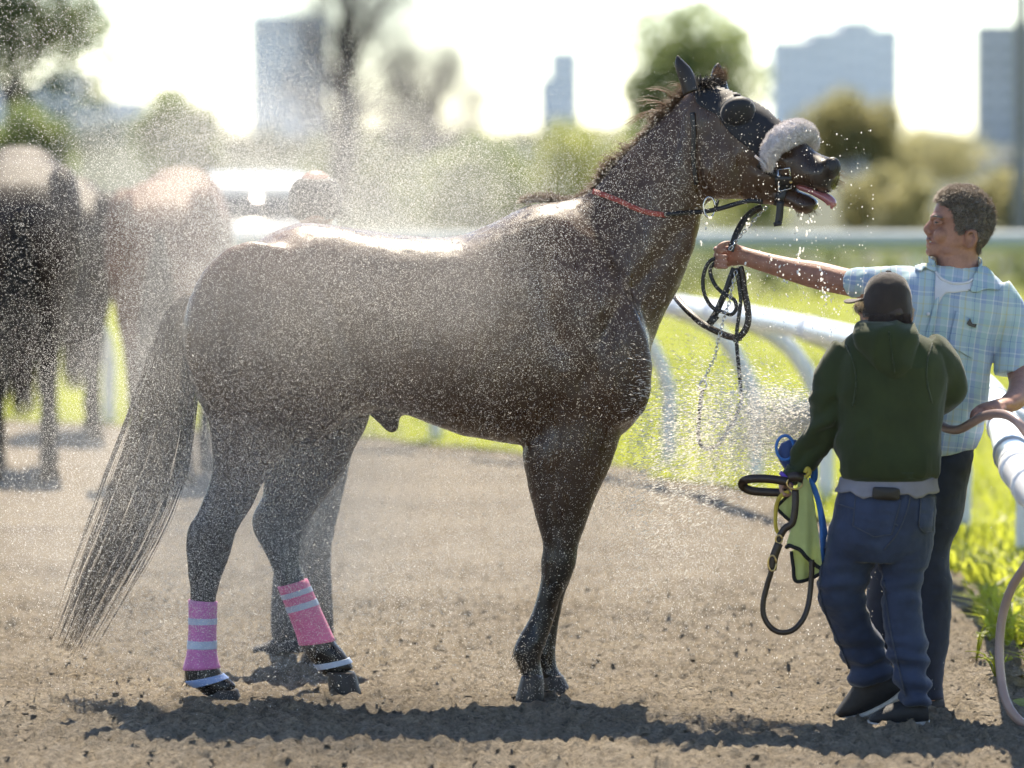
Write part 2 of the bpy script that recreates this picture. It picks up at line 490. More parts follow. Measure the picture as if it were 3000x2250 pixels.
# ================================================================== INNER RAIL
RP = crom(np.array([(-30, 43.5, 0.98), (-16, 40, 0.98), (-9, 37.7, 0.97), (-3.9, 35.6, 0.97), (-0.7, 32.8, 0.97), (0.6, 30, 0.96), (1.25, 27.2, 0.95), (1.72, 24, 0.92), (1.85, 21.5, 0.89), (1.74, 19.2, 0.86), (1.56, 16.5, 0.84), (1.50, 13.6, 0.83), (1.6, 10, 0.83), (1.9, 6, 0.83)], float), 12)
seg = np.r_[0, np.cumsum(np.linalg.norm(np.diff(RP[:, :2], axis=0), axis=1))]
def rail_at(s):
    p = np.array([np.interp(s, seg, RP[:, i]) for i in range(3)])
    q = np.array([np.interp(s + 0.05, seg, RP[:, i]) for i in range(3)]); t = unit((q - p)[:2])
    return p, t, np.array([-t[1], t[0]])          # point, tangent, infield normal
M_rail = mat('rail_white_pvc', (0.74, 0.75, 0.77), rough=0.28, spec=0.5, var=0.1, vscale=3.0, bump=0.05, bscale=25, bdist=0.002)
M_post = mat('post_white_metal', (0.62, 0.64, 0.67), rough=0.4, var=0.14, vscale=4.0, bump=0.05, bscale=30)
M_bolt = mat('bracket_steel', (0.35, 0.36, 0.38), rough=0.4, metal=0.7)
rail = empty('track_rail', (1.6, 18, 0))
build('rail_pipe', MB().tube(RP[::3], 0.058, n=20, sub=3), M_rail, rail)
S_tot = seg[-1]; s = 1.0; np_ = 0
s_hand = None
posts_s = []
while s < S_tot - 1.0:
    posts_s.append(s); s += 1.45
for s in posts_s:
    p, t, nf = rail_at(s)
    if p[1] < 12: continue
    n3 = np.array([nf[0], nf[1], 0]); up = np.array([0, 0, 1.0])
    if np.dot(n3, (1, 1, 0)) < 0: n3 = -n3
    ft = p + n3 * 0.42; ft[2] = -0.05
    pts = [p - up * 0.03, p + n3 * 0.1 - up * 0.07, p + n3 * 0.24 - up * 0.17, p + n3 * 0.36 - up * 0.36, np.array([ft[0], ft[1], p[2] - 0.55]), np.array([ft[0], ft[1], 0.2]), ft]
    po = build('post', MB().tube(pts, 0.042, n=12, sub=4), M_post, rail)
    t3 = np.array([t[0], t[1], 0])
    build('clamp', MB().tube([p - t3 * 0.05, p + t3 * 0.05], 0.064, n=16, sub=1), M_post, rail)
for s in posts_s[::4]:
    p, t, nf = rail_at(s + 0.7); t3 = np.array([t[0], t[1], 0])
    if p[1] < 12: continue
    build('joint_sleeve', MB().tube([p - t3 * 0.11, p + t3 * 0.11], 0.0615, n=18, sub=1), M_rail, rail)
tag(rail, 'curving white tubular running rail on gooseneck posts behind the horse and men', 'rail')

# ================================================================== INFIELD GRASS
edge = []
for s in np.linspace(0, S_tot, 160):
    p, t, nf = rail_at(s)
    if np.dot(nf, (1, 1)) < 0: nf = -nf
    w = 0.16 + 0.10 * math.sin(s * 2.1) + 0.07 * math.sin(s * 5.3)
    edge.append((p[0] + nf[0] * w, p[1] + nf[1] * w))
edge = np.array(edge)
def infield_y(X):      # far side of the edge for a given X (left branch)
    return np.interp(X, edge[:115, 0], edge[:115, 1])
def in_infield(X, Y):
    xr = np.interp(Y, edge[::-1, 1], edge[::-1, 0])
    return X > xr
mb = MB(); Vg = []; Fg = []
out = np.array([(e[0], e[1]) for e in edge]); far = out + np.column_stack([np.linspace(-10, 60, len(out)), np.linspace(45, 5, len(out))])
steps = [0, 0.05, 0.15, 0.4, 1.0]
for k, f in enumerate(steps):
    ring = out + (far - out) * f
    Vg.append(np.column_stack([ring, np.full(len(ring), 0.012 + 0.006 * k)]))
m_ = len(out)
for k in range(len(steps) - 1):
    for i in range(m_ - 1): Fg.append((k * m_ + i, k * m_ + i + 1, (k + 1) * m_ + i + 1, (k + 1) * m_ + i))
M_turf = mat('turf', (0.19, 0.21, 0.03), rough=0.8, spec=0.2, var=0.35, vscale=1.2, bump=0.8, bscale=40, bdist=0.03)
turf = build('infield_ground', MB().add(np.concatenate(Vg), Fg), M_turf); tag(turf, kind='structure')
M_blade = mat('grass_blade', (0.15, 0.19, 0.03), rough=0.45, spec=0.35, var=0.35, vscale=2.0, trans=0.55, tcol=(0.52, 0.56, 0.07))
def blades(name, X, Y, h, w, lean, matl, label, kind='stuff'):
    n = len(X); a = rng.uniform(0, 6.28, n); d = np.column_stack([np.cos(a), np.sin(a), np.zeros(n)])
    b = a + rng.normal(0, 0.7, n) + 1.57; ln = np.column_stack([np.cos(b), np.sin(b), np.zeros(n)]) * (lean * h * rng.random(n))[:, None]
    R = np.column_stack([X, Y, np.full(n, -0.01)]); up = np.array([0, 0, 1.0])
    w2 = (w * 0.5)[:, None]; hh = h[:, None]
    V = np.stack([R - d * w2, R + d * w2, R + d * w2 * 0.8 + ln * 0.35 + up * hh * 0.55, R - d * w2 * 0.8 + ln * 0.35 + up * hh * 0.55, R + ln + up * hh * (1 - 0.25 * lean), ], 1)
    k = (np.arange(n) * 5)[:, None]
    F = np.concatenate([k + np.array([[0, 1, 2]]), k + np.array([[0, 2, 3]]), k + np.array([[3, 2, 4]])])
    o = rawmesh(name, V.reshape(-1, 3), F, matl, None, True); tag(o, label, 'grass', kind=kind); return o
N0 = 90000
Y = 21 + 40 * rng.random(N0) ** 1.4; X = rng.uniform(-0.13, 0.13, N0) * Y
ok = in_infield(X, Y); X, Y = X[ok], Y[ok]
blades('infield_grass', X, Y, rng.uniform(0.05, 0.16, len(X)), rng.uniform(0.006, 0.013, len(X)), 0.7, M_blade, 'bright backlit grass of the infield beyond the white rail')
N1 = 5200
Y = rng.uniform(18.3, 25.5, N1); xr = np.interp(Y, edge[::-1, 1], edge[::-1, 0]); X = xr + rng.exponential(0.28, N1) - 0.10
keep = vnoise(np.column_stack([X * 3, Y * 2, X * 0])) > -0.35; X, Y = X[keep], Y[keep]
blades('tall_weeds', X, Y, rng.uniform(0.06, 0.24, len(X)), rng.uniform(0.010, 0.024, len(X)), 1.3, M_blade, 'tall rank weeds sprouting under the rail beside the men')
# small broad-leaved weeds in the dirt near the hose
def leafy_weed(name, x, y, h, n, label):
    root = empty(name, (x, y, 0)); mbs = MB(); lv = []
    for i in range(n):
        a = random.uniform(0, 6.28); l = h * random.uniform(0.5, 1.0); b = random.uniform(0.2, 0.9)
        p0 = np.array([x, y, 0.0]); p1 = p0 + np.array([math.cos(a) * b * l * 0.4, math.sin(a) * b * l * 0.4, l * 0.6]); p2 = p0 + np.array([math.cos(a) * b * l, math.sin(a) * b * l, l * (1.0 - 0.4 * b)])
        mbs.tube([p0, p1, p2], [0.003, 0.0025, 0.001], n=4, sub=3)
        for q in range(3):
            t = 0.45 + 0.25 * q; c = p1 + (p2 - p1) * (t - 0.3); s_ = random.uniform(0.02, 0.04)
            d = unit(np.array([random.uniform(-1, 1), random.uniform(-1, 1), random.uniform(-0.1, 0.6)])); w = unit(np.cross(d, (0, 0, 1))) * s_ * 0.3
            lv.append((c, c + d * s_ * 0.5 + w, c + d * s_, c + d * s_ * 0.5 - w))
    build('stems', mbs, M_blade, root)['kind'] = 'stuff'
    mb2 = MB()
    for q in lv: mb2.add(q, [(0, 1, 2, 3)])
    build('leaves', mb2, M_blade, root, recalc=False)['kind'] = 'stuff'
    return tag(root, label, 'weed')
gx = lambda px, Y: (px - CX) / FPX * Y
leafy_weed('weed', gx(2925, 18.6), 18.6, 0.16, 9, 'small leafy weed growing in the dirt next to the hose')
leafy_weed('weed', gx(2865, 19.3), 19.3, 0.20, 5, 'thin single weed stalk in the dirt left of the hose')

M_land = mat('far_land', (0.065, 0.072, 0.045), rough=0.9, spec=0.2, var=0.4, vscale=0.03)
fl_ = rawmesh('far_field', [(-3000, 66, .03), (3000, 66, .03), (4000, 6500, .03), (-4000, 6500, .03)], [(0, 1, 2, 3)], M_land); tag(fl_, kind='structure')
# ================================================================== FAR RAIL, HEDGE
M_rail_shaded = mat('far_rail_shaded', (0.34, 0.39, 0.40), rough=0.75, var=0.1, vscale=2.0)  # white rail greyed: shade of its near side put into the colour
rail2 = empty('outer_rail', (0, 44, 0))
build('rail_pipe', MB().tube([(-40, 47, 1.0), (-10, 45, 1.0), (0, 44.3, 1.0), (10, 45, 1.0), (40, 47, 1.0)], 0.085, n=14, sub=8), M_rail_shaded, rail2)
for i in range(-8, 9):
    x = i * 2.4 + 0.9; y = 44.3 + abs(x) * 0.06
    build('post', MB().tube([(x, y + 0.02, 0.98), (x + 0.05, y + 0.1, 0.7), (x + 0.06, y + 0.16, 0.3), (x + 0.06, y + 0.16, -0.05)], 0.045, n=10, sub=3), M_post, rail2)
tag(rail2, 'far straight white rail across the infield behind the men', 'rail')

def leaf_cloud(n, centres, radii, size, flat=1.0):
    """leaf-sized faces spread through clumps"""
    c = rng.integers(0, len(centres), n); C = np.asarray(centres)[c]; Rr = np.asarray(radii)[c]
    d = rng.normal(size=(n, 3)); d /= np.linalg.norm(d, axis=1, keepdims=True); r = (0.25 + 0.75 * rng.random(n) ** 0.5)[:, None]
    P = C + d * Rr[:, None] * r * np.array([1, 1, flat])
    a = rng.normal(size=(n, 3)); a /= np.linalg.norm(a, axis=1, keepdims=True); b = np.cross(a, rng.normal(size=(n, 3))); b /= np.linalg.norm(b, axis=1, keepdims=True)
    s_ = size * (0.6 + 0.8 * rng.random(n))[:, None]
    V = np.stack([P - a * s_, P + b * s_ * 0.55, P + a * s_, P - b * s_ * 0.55], 1)
    return V.reshape(-1, 3), np.arange(n * 4).reshape(-1, 4)

M_leafs = {}
def leafmat(name, col, tcol, tr=0.4):
    M_leafs[name] = mat('leaf_' + name, col, rough=0.55, spec=0.3, var=0.4, vscale=0.7, trans=tr, tcol=tcol)
leafmat('far', (0.11, 0.12, 0.085), (0.22, 0.24, 0.15), 0.4)
leafmat('dark', (0.075, 0.09, 0.05), (0.26, 0.31, 0.12), 0.5)
leafmat('mid', (0.10, 0.125, 0.06), (0.33, 0.40, 0.17), 0.55)
leafmat('lime', (0.16, 0.18, 0.06), (0.52, 0.55, 0.22), 0.58)
leafmat('olive', (0.17, 0.165, 0.08), (0.46, 0.43, 0.22), 0.55)
leafmat('bare', (0.20, 0.18, 0.17), (0.2, 0.18, 0.16), 0.2)
M_bark = mat('bark', (0.075, 0.062, 0.053), rough=0.9, var=0.35, vscale=3, bump=0.6, bscale=12, bdist=0.05)

hedge_r = empty('clipped_hedge', (0, 62, 0))
cs = [(x, 62 + 0.3 * math.sin(x), 0.25 + 0.1 * random.random()) for x in np.arange(-14, 14, 0.35)]
V, F = leaf_cloud(9000, cs, [0.36] * len(cs), 0.06)
rawmesh('foliage', V, F, M_leafs['dark'], hedge_r)
mb = MB()
for x in np.arange(-14, 14, 0.8): mb.tube([(x, 62, -0.05), (x + random.uniform(-.1, .1), 62, 0.35)], [0.03, 0.012], n=5, sub=2)
build('stems', mb, M_bark, hedge_r)['kind'] = 'stuff'
tag(hedge_r, 'long low dark hedge running behind the far rail', 'hedge')

def tree(name, label, x0, x1, ytop, ybot, Y, leaf, n=5000, lobes=9, trunkpx=None, size=0.10, group=None, bare=False, cat='tree'):
    """tree whose crown spans photo columns x0..x1 and rows ytop..ybot at depth Y"""
    cx_ = (x0 + x1) / 2 if trunkpx is None else trunkpx
    A = at(cx_, 400, Y); base = np.array([A[0], Y, 0.0]); W = (x1 - x0) / ppm(Y); zt = at(0, ytop, Y)[2]; zb = max(0.15, at(0, ybot, Y)[2])
    mx = at((x0 + x1) / 2, 400, Y)[0]; Hc = zt - zb
    root = empty(name, tuple(base)); tr = MB(); r0 = max(0.04, 0.022 * zt)
    top = np.array([mx, Y, zb + Hc * 0.75])
    kink = np.array([random.uniform(-.04, .04) * zt, random.uniform(-.04, .04) * zt, 0])
    r0 = r0 * (1.6 if bare else 1.0)
    tr.tube([base - (0, 0, 0.1), base + (top - base) * 0.4 + kink, base + (top - base) * 0.75 - kink, top], [r0 * 1.25, r0, r0 * 0.6, r0 * 0.2], n=9, sub=5)
    build('trunk', tr, M_bark, root)
    cen = []; rad = []
    lm = MB()
    for i in range(lobes):
        f = (i + 0.5) / lobes; a = i * 2.4
        z = zb + Hc * (0.12 + 0.76 * f); w = W * 0.5 * math.sqrt(max(0.06, 1 - (2 * f - 0.85) ** 2 / 1.45)) * random.uniform(0.5, 0.78)
        c = np.array([mx + math.cos(a) * w, Y + math.sin(a) * w, z]); cen.append(c); rad.append(max(W, Hc) * random.uniform(0.17, 0.27))
        st = base + (top - base) * min(0.95, max(0.3, f * 0.8))
        lm.tube([st, (st + c) / 2 + (0, 0, 0.05 * Hc), c], [r0 * 0.4, r0 * 0.22, r0 * 0.08], n=6, sub=3)
    build('limbs', lm, M_bark, root)
    if bare:
        segs = []
        for c, r in zip(cen, rad):
            for q in range(n // lobes):
                d = unit(rng.normal(size=3) + (0, 0, 0.6)); e = c + d * r * (1.0 + 0.8 * rng.random()); m_ = (c + e) / 2 + rng.normal(size=3) * r * 0.12
                segs.append([c + rng.normal(size=3) * r * 0.3, m_, e])
        strands('twigs', None, segs, 0.007, 0.003, M_leafs[leaf], root)
    else:
        V, F = leaf_cloud(int(n * .6), cen, rad, size)
        rawmesh('crown', V, F, M_leafs[leaf], root)
    return tag(root, label, cat, group)

tree('leafy_tree', 'dark green tree cut off by the top left corner', -260, 330, -420, 300, 150, 'dark', 9000, 12, size=0.16)
tree('bare_tree', 'leafless brown tree with a dark trunk above the horse back', 800, 1290, -260, 520, 120, 'bare', 1500, 18, trunkpx=968, bare=True)
tree('bare_tree', 'leafless twiggy tree between the trunk and the pale tower', 1080, 1460, 110, 560, 150, 'bare', 1500, 14, bare=True)
tree('leafy_tree', 'small rounded green tree above the rump of the chestnut horse', 360, 690, 285, 500, 170, 'mid', 5000, 8, size=0.13)
tree('leafy_tree', 'tall green tree directly behind the horse head', 1820, 2230, 20, 470, 190, 'mid', 9000, 11, size=0.16)
tree('leafy_tree', 'olive rounded tree below the pale stepped building', 2330, 2660, 292, 480, 200, 'olive', 5000, 8, size=0.16)
tree('shrub', 'lime green bush in the distance above the horse withers', 1260, 1560, 420, 620, 110, 'mid', 5000, 7, size=0.08, cat='shrub')
tree('shrub', 'lime green bush in the distance touching the mane', 1500, 1900, 385, 620, 120, 'lime', 6000, 8, size=0.08, cat='shrub')
tree('shrub', 'pale green bush seen between the horse muzzle and the man', 2440, 2760, 510, 690, 95, 'olive', 4000, 7, size=0.07, cat='shrub')
tree('shrub', 'green bush low beneath the horse jaw', 2060, 2330, 480, 680, 100, 'lime', 4000, 7, size=0.07, cat='shrub')
tree('shrub', 'pale bush behind the back of the head of the plaid man', 2820, 3080, 520, 690, 98, 'olive', 4000, 7, size=0.07, cat='shrub')
tree('shrub', 'yellowish scrub under the far dark tower', 2560, 2900, 415, 520, 210, 'olive', 3500, 8, size=0.12, cat='shrub')
tree('leafy_tree', 'low green tree at far left above the dark horse', -60, 250, 330, 560, 140, 'mid', 4500, 8, size=0.12)
tree('shrub', 'dull green bush just above the dip of the horse back', 1180, 1620, 470, 660, 90, 'dark', 5000, 8, size=0.06, cat='shrub')
tree('shrub', 'grey green bush between the bare trees and horse back', 880, 1280, 400, 650, 130, 'dark', 4500, 8, size=0.09, cat='shrub')

cs = [(x, 400 + 8 * math.sin(x * .21), 0.6 + 1.1 * random.random() + .5 * math.sin(x * .17)) for x in np.arange(-48, 34, 0.8)]
V, F = leaf_cloud(11000, cs, [1.35] * len(cs), 0.22)
tl = rawmesh('treeline', V, F, M_leafs['far']); tag(tl, 'low grey green belt of distant trees along the horizon', 'trees', kind='stuff')
# ================================================================== BUILDINGS
M_bhazed = mat('facade_hazed', (0.90, 0.90, 0.92), rough=0.7, var=0.08, vscale=0.05)  # whitened walls: the fading of aerial haze is put into the colour
M_bgrey = mat('facade_grey', (0.38, 0.385, 0.40), rough=0.7, var=0.12, vscale=0.05)
M_bdark = mat('facade_barn', (0.22, 0.225, 0.24), rough=0.8, var=0.2, vscale=0.2)
M_glass = mat('window_glass', (0.66, 0.69, 0.73), rough=0.15, spec=0.6, var=0.1, vscale=0.1)
def building(name, label, blocks, Y, matl, rows_px=40, cols_px=45, cat='building'):
    """blocks: (x0, x1, ytop) photo columns and roof row; base on the ground"""
    x0 = min(b[0] for b in blocks); x1 = max(b[1] for b in blocks); c = at((x0 + x1) / 2, HZ, Y)
    root = empty(name, (c[0], Y, 0)); wall = MB(); roof = MB(); win = MB(); D = 0.5 * (x1 - x0) / ppm(Y)
    for (a, b, yt) in blocks:
        A = at(a, yt, Y); B = at(b, yt, Y); zt = A[2]; w = (B[0] - A[0]) / 2; xm = (A[0] + B[0]) / 2
        wall.box((xm, Y + D, zt / 2), (w, D, zt / 2))
        roof.box((xm, Y + D, zt + 0.012 * zt), (w * 1.01, D * 1.01, 0.012 * zt))
        nr = max(2, int((zt) / (rows_px / ppm(Y)))); ncol = max(3, int(2 * w / (cols_px / ppm(Y))))
        for r in range(nr):
            for q in range(ncol):
                z = zt * (r + 0.5) / nr; x = xm - w + 2 * w * (q + 0.5) / ncol
                win.box((x, Y - 0.02, z), (w / ncol * 0.55, 0.08, zt / nr * 0.28))
    build('wall', wall, matl, root, smooth=False); build('roof', roof, matl, root, smooth=False)
    w_ = build('windows', win, M_glass, root, smooth=False); w_['kind'] = 'stuff'
    return tag(root, label, cat)
building('office_tower', 'pale blue tower behind the trunk of the bare tree', [(728, 955, 45)], 1500, M_bhazed)
building('office_tower', 'small pale tower between the bare trees and the green tree', [(1605, 1700, 150), (1575, 1605, 230)], 1700, M_bhazed)
building('apartment_block', 'broad pale stepped building right of the horse ears', [(2270, 2370, 120), (2370, 2460, 92), (2460, 2560, 62), (2560, 2640, 85)], 1400, M_bhazed)
building('office_tower', 'dark grey tower at the upper right corner', [(2872, 3120, 75)], 800, M_bgrey)
building('apartment_block', 'low pale blocks at far left under the dark tree', [(-80, 120, 250), (120, 240, 215), (240, 400, 290)], 1500, M_bhazed)
building('barn', 'long low dark shed beyond the infield behind the man', [(2380, 3150, 462)], 260, M_bdark, rows_px=30, cols_px=90, cat='barn')
building('barn', 'long low pale stable building behind the neck', [(1000, 2000, 430)], 330, M_bgrey, rows_px=30, cols_px=90, cat='barn')

# light pole at the right edge
pole = empty('light_pole', (at(2990, 393, 70)[0], 70, 0)); px_ = at(2990, 393, 70)[0]
build('mast', MB().tube([(px_, 70, -0.1), (px_, 70, 3), (px_, 70, 7)], [0.11, 0.09, 0.07], n=12, sub=2), M_bdark, pole)
build('lamp_head', MB().box((px_ - 0.35, 70, 7.0), (0.4, 0.12, 0.06)), M_bdark, pole)
tag(pole, 'dark pole at the right edge in front of the grey tower', 'pole')

# white pickup parked in the infield, only its cab roof seen between horses
M_carp = mat('car_paint', (0.78, 0.78, 0.76), rough=0.25, coat=0.5, var=0.05)
M_cglass = mat('car_glass', (0.02, 0.025, 0.03), rough=0.06, spec=0.6)
M_tyre = mat('tyre', (0.02, 0.02, 0.02), rough=0.9)
def car(x, y):
    root = empty('parked_car', (x, y, 0)); b = MB()
    prof_ = [(-2.2, 0.35, 0.75), (-2.15, 0.3, 0.95), (-1.2, 0.28, 1.02), (0.6, 0.28, 1.05), (1.9, 0.3, 1.04), (2.2, 0.4, 0.9)]
    R = []
    for X_, z0, z1 in prof_: R.append(np.array([(x + X_, y - 0.85, z0), (x + X_, y - 0.9, (z0 + z1) / 2), (x + X_, y - 0.82, z1), (x + X_, y + 0.82, z1), (x + X_, y + 0.9, (z0 + z1) / 2), (x + X_, y + 0.85, z0)]))
    build('body', b.rings(R), M_carp, root)
    g = MB(); R = []
    for X_, z1, w in [(-1.15, 1.03, 0.8), (-0.5, 1.42, 0.70), (0.2, 1.45, 0.68), (1.3, 1.42, 0.68), (1.95, 1.04, 0.78)]:
        R.append(np.array([(x + X_, y - w - .06, 1.0), (x + X_, y - w, z1), (x + X_, y + w, z1), (x + X_, y + w + .06, 1.0)]))
    build('window', g.rings(R), M_cglass, root)
    r = MB(); R = []
    for X_, z1, w in [(-0.62, 1.40, 0.70), (-0.3, 1.50, 0.68), (0.5, 1.55, 0.66), (1.2, 1.50, 0.68), (1.45, 1.36, 0.70)]:
        R.append(np.array([(x + X_, y - w - 0.02, z1 - 0.16), (x + X_, y - w, z1 - 0.02), (x + X_, y - w * 0.6, z1 + 0.01), (x + X_, y + w * 0.6, z1 + 0.01), (x + X_, y + w, z1 - 0.02), (x + X_, y + w + 0.02, z1 - 0.16)]))
    build('roof', r.rings(R), M_carp, root)
    for X_ in (-1.4, 1.4):
        for s_ in (-0.82, 0.82): build('wheel', MB().tube([(x + X_, y + s_ - 0.1, 0.33), (x + X_, y + s_ + 0.1, 0.33)], 0.33, n=18, sub=1, hint=(0, 0, 1)), M_tyre, root)
    root.rotation_euler = (0, 0, math.radians(-90)); root.scale = (1, 1, .93)
    tag(root, 'white car parked in the infield between the chestnut rump and the hidden man', 'car')
car(at(735, 500, 60)[0], 60.0)
# ================================================================== HORSES
HY = 18.0
M_coat = mat('horse_coat_wet', rough=0.42, spec=0.4, sheen=0.03, var=0.22, vscale=7.0, bump=0.12, bscale=220, bdist=0.002, attr=True, coat=0.08)
_nt = M_coat.node_tree; _b = [n for n in _nt.nodes if n.type == 'BSDF_PRINCIPLED'][0]; _tc = _nt.nodes.new('ShaderNodeTexCoord'); _mp = _nt.nodes.new('ShaderNodeMapping'); _mp.inputs['Scale'].default_value = (26, 26, 5)
_nt.links.new(_tc.outputs['Object'], _mp.inputs[0]); _n = N(_nt, 'ShaderNodeTexNoise', Scale=1.0, Detail=4.0, Roughness=0.65); _nt.links.new(_mp.outputs[0], _n.inputs['Vector'])
_nt.links.new(ramp(_nt, _n.outputs['Fac'], [(0.35, (0.22,) * 3), (0.65, (0.62,) * 3)]), _b.inputs['Roughness'])
M_hair = mat('horse_hair', (0.022, 0.016, 0.012), rough=0.4, spec=0.5, var=0.3, vscale=30, trans=0.15, tcol=(0.10, 0.06, 0.035))
M_fuzz = mat('horse_fuzz', (0.10, 0.065, 0.045), rough=0.5, spec=0.4, var=0.3, vscale=30, trans=0.5, tcol=(0.5, 0.38, 0.28))
M_hoof = mat('hoof_horn', (0.022, 0.018, 0.016), rough=0.5, spec=0.5, var=0.35, vscale=25, bump=0.3, bscale=70)
M_leather = mat('black_leather', (0.014, 0.013, 0.013), rough=0.42, spec=0.5, var=0.3, vscale=40, bump=0.2, bscale=250)
M_brown = mat('brown_leather', (0.028, 0.017, 0.012), rough=0.42, spec=0.5, var=0.3, vscale=40, bump=0.2, bscale=250)
M_steel = mat('wet_steel', (0.5, 0.5, 0.5), rough=0.22, metal=1.0, var=0.1)
M_brass = mat('brass', (0.55, 0.40, 0.18), rough=0.3, metal=1.0, var=0.15)
M_hood = mat('hood_cloth', (0.014, 0.014, 0.017), rough=0.6, spec=0.35, sheen=0.2, var=0.3, vscale=20, bump=0.15, bscale=300)
M_fleece = mat('fleece', (0.58, 0.53, 0.54), rough=0.95, sheen=0.6, var=0.18, vscale=60, bump=0.9, bscale=180, bdist=0.006, trans=0.12)
M_pink = mat('pink_wrap', (0.60, 0.12, 0.28), rough=0.7, sheen=0.2, var=0.15, vscale=30, bump=0.3, bscale=160)
M_pink_hazed = mat('pink_wrap_hazed', (0.50, 0.15, 0.38), rough=0.7, sheen=0.2, var=0.15, vscale=30, bump=0.3, bscale=160)  # same pink wrap turned lilac: shade and mist put into the colour
M_tape = mat('blue_tape', (0.36, 0.44, 0.58), rough=0.5, var=0.12, vscale=30)
M_tape2 = mat('blue_band', (0.20, 0.30, 0.55), rough=0.5, var=0.12, vscale=30)
M_red = mat('red_strap', (0.30, 0.05, 0.035), rough=0.6, var=0.2, vscale=40)
M_tongue = mat('tongue', (0.30, 0.11, 0.12), rough=0.25, spec=0.6, var=0.15, vscale=40, coat=0.5)
M_nostril = mat('nostril_skin', (0.012, 0.009, 0.009), rough=0.5)

YAW = math.radians(19)
TORSO = [(533, 935, 540, 1010, .09), (556, 878, 562, 1110, .18), (600, 818, 600, 1200, .245), (660, 760, 660, 1250, .285), (750, 710, 770, 1280, .305), (840, 665, 880, 1285, .305), (920, 652, 985, 1250, .295), (1050, 670, 1095, 1200, .288),
         (1200, 692, 1195, 1217, .30), (1340, 694, 1310, 1258, .305), (1440, 657, 1420, 1284, .29), (1540, 606, 1530, 1300, .262), (1640, 600, 1655, 1306, .245), (1740, 650, 1770, 1298, .232), (1830, 760, 1845, 1252, .20), (1893, 930, 1889, 1190, .13), (1908, 1020, 1905, 1120, .06)]
NECK = [(1520, 640, 1885, 1120, .19), (1600, 596, 1915, 1010, .165), (1672, 586, 1950, 915, .145), (1735, 556, 1985, 850, .122), (1800, 481, 2013, 786, .106), (1875, 411, 2035, 728, .094), (1930, 347, 2049, 668, .086), (1975, 310, 2062, 610, .082), (2015, 275, 2085, 585, .08)]
HEAD = [(1985, 300, 2045, 560, .060, 0.0), (2025, 262, 2075, 583, .082, -.01), (2085, 250, 2110, 585, .098, -.03), (2140, 265, 2150, 582, .104, -.045), (2190, 289, 2187, 586, .102, -.06), (2235, 316, 2218, 590, .090, -.075), (2280, 350, 2250, 588, .076, -.09), (2322, 384, 2290, 566, .066, -.105), (2362, 420, 2328, 546, .061, -.12),
        (2400, 446, 2362, 548, .063, -.133), (2432, 459, 2395, 562, .066, -.145), (2450, 474, 2425, 567, .058, -.15), (2459, 492, 2443, 556, .042, -.155), (2462, 505, 2453, 540, .02, -.158)]
JAW = [(2190, 560, 2190, 588, .055, -.06), (2240, 550, 2236, 598, .054, -.075), (2282, 548, 2276, 603, .050, -.09), (2325, 552, 2316, 610, .050, -.105), (2362, 566, 2338, 624, .050, -.115), (2390, 582, 2366, 626, .044, -.125), (2398, 596, 2388, 618, .026, -.13)]
FORE_N = [(1690, 1000, 1850, 1000, .09, -.09), (1600, 1180, 1838, 1180, .10, -.1), (1535, 1310, 1812, 1300, .095, -.1), (1546, 1400, 1768, 1400, .08, -.1), (1560, 1470, 1735, 1470, .07, -.1), (1578, 1540, 1708, 1545, .06, -.1), (1592, 1595, 1690, 1600, .052, -.1), (1586, 1645, 1684, 1650, .052, -.1), (1589, 1690, 1668, 1695, .046, -.1),
          (1580, 1740, 1640, 1745, .036, -.1), (1563, 1795, 1624, 1800, .033, -.1), (1541, 1840, 1606, 1850, .034, -.1), (1515, 1885, 1590, 1898, .040, -.1), (1508, 1918, 1580, 1925, .041, -.1), (1524, 1955, 1582, 1955, .035, -.1), (1530, 1985, 1590, 1985, .037, -.1)]
FORE_F = [(1720, 1000, 1850, 1000, .09, .09), (1640, 1180, 1838, 1180, .10, .1), (1570, 1310, 1808, 1305, .09, .1), (1580, 1400, 1764, 1400, .075, .1), (1600, 1500, 1720, 1500, .065, .1), (1606, 1595, 1690, 1600, .052, .1), (1600, 1648, 1683, 1650, .052, .1), (1600, 1690, 1668, 1695, .046, .1),
          (1592, 1740, 1650, 1745, .035, .1), (1580, 1800, 1638, 1800, .033, .1), (1570, 1850, 1630, 1850, .034, .1), (1556, 1895, 1624, 1900, .040, .1), (1556, 1925, 1624, 1930, .04, .1), (1572, 1960, 1630, 1960, .034, .1), (1586, 1985, 1648, 1985, .036, .1)]
HIND_A = [(575, 930, 800, 930, .10, -.1), (572, 1060, 850, 1060, .13, -.12), (592, 1180, 880, 1200, .125, -.12), (612, 1250, 850, 1310, .115, -.12), (624, 1330, 805, 1360, .095, -.12), (622, 1395, 768, 1410, .078, -.12), (603, 1452, 742, 1468, .066, -.12), (578, 1510, 714, 1518, .056, -.12), (553, 1550, 690, 1560, .05, -.12), (548, 1590, 676, 1605, .046, -.12),
          (553, 1640, 658, 1650, .040, -.12), (558, 1690, 640, 1695, .035, -.12), (562, 1750, 628, 1755, .033, -.12), (563, 1830, 624, 1830, .033, -.12), (558, 1910, 625, 1910, .036, -.12), (546, 1960, 636, 1955, .040, -.12), (550, 1995, 648, 1975, .038, -.12), (585, 2018, 668, 1992, .036, -.12), (605, 2035, 690, 2012, .037, -.12)]
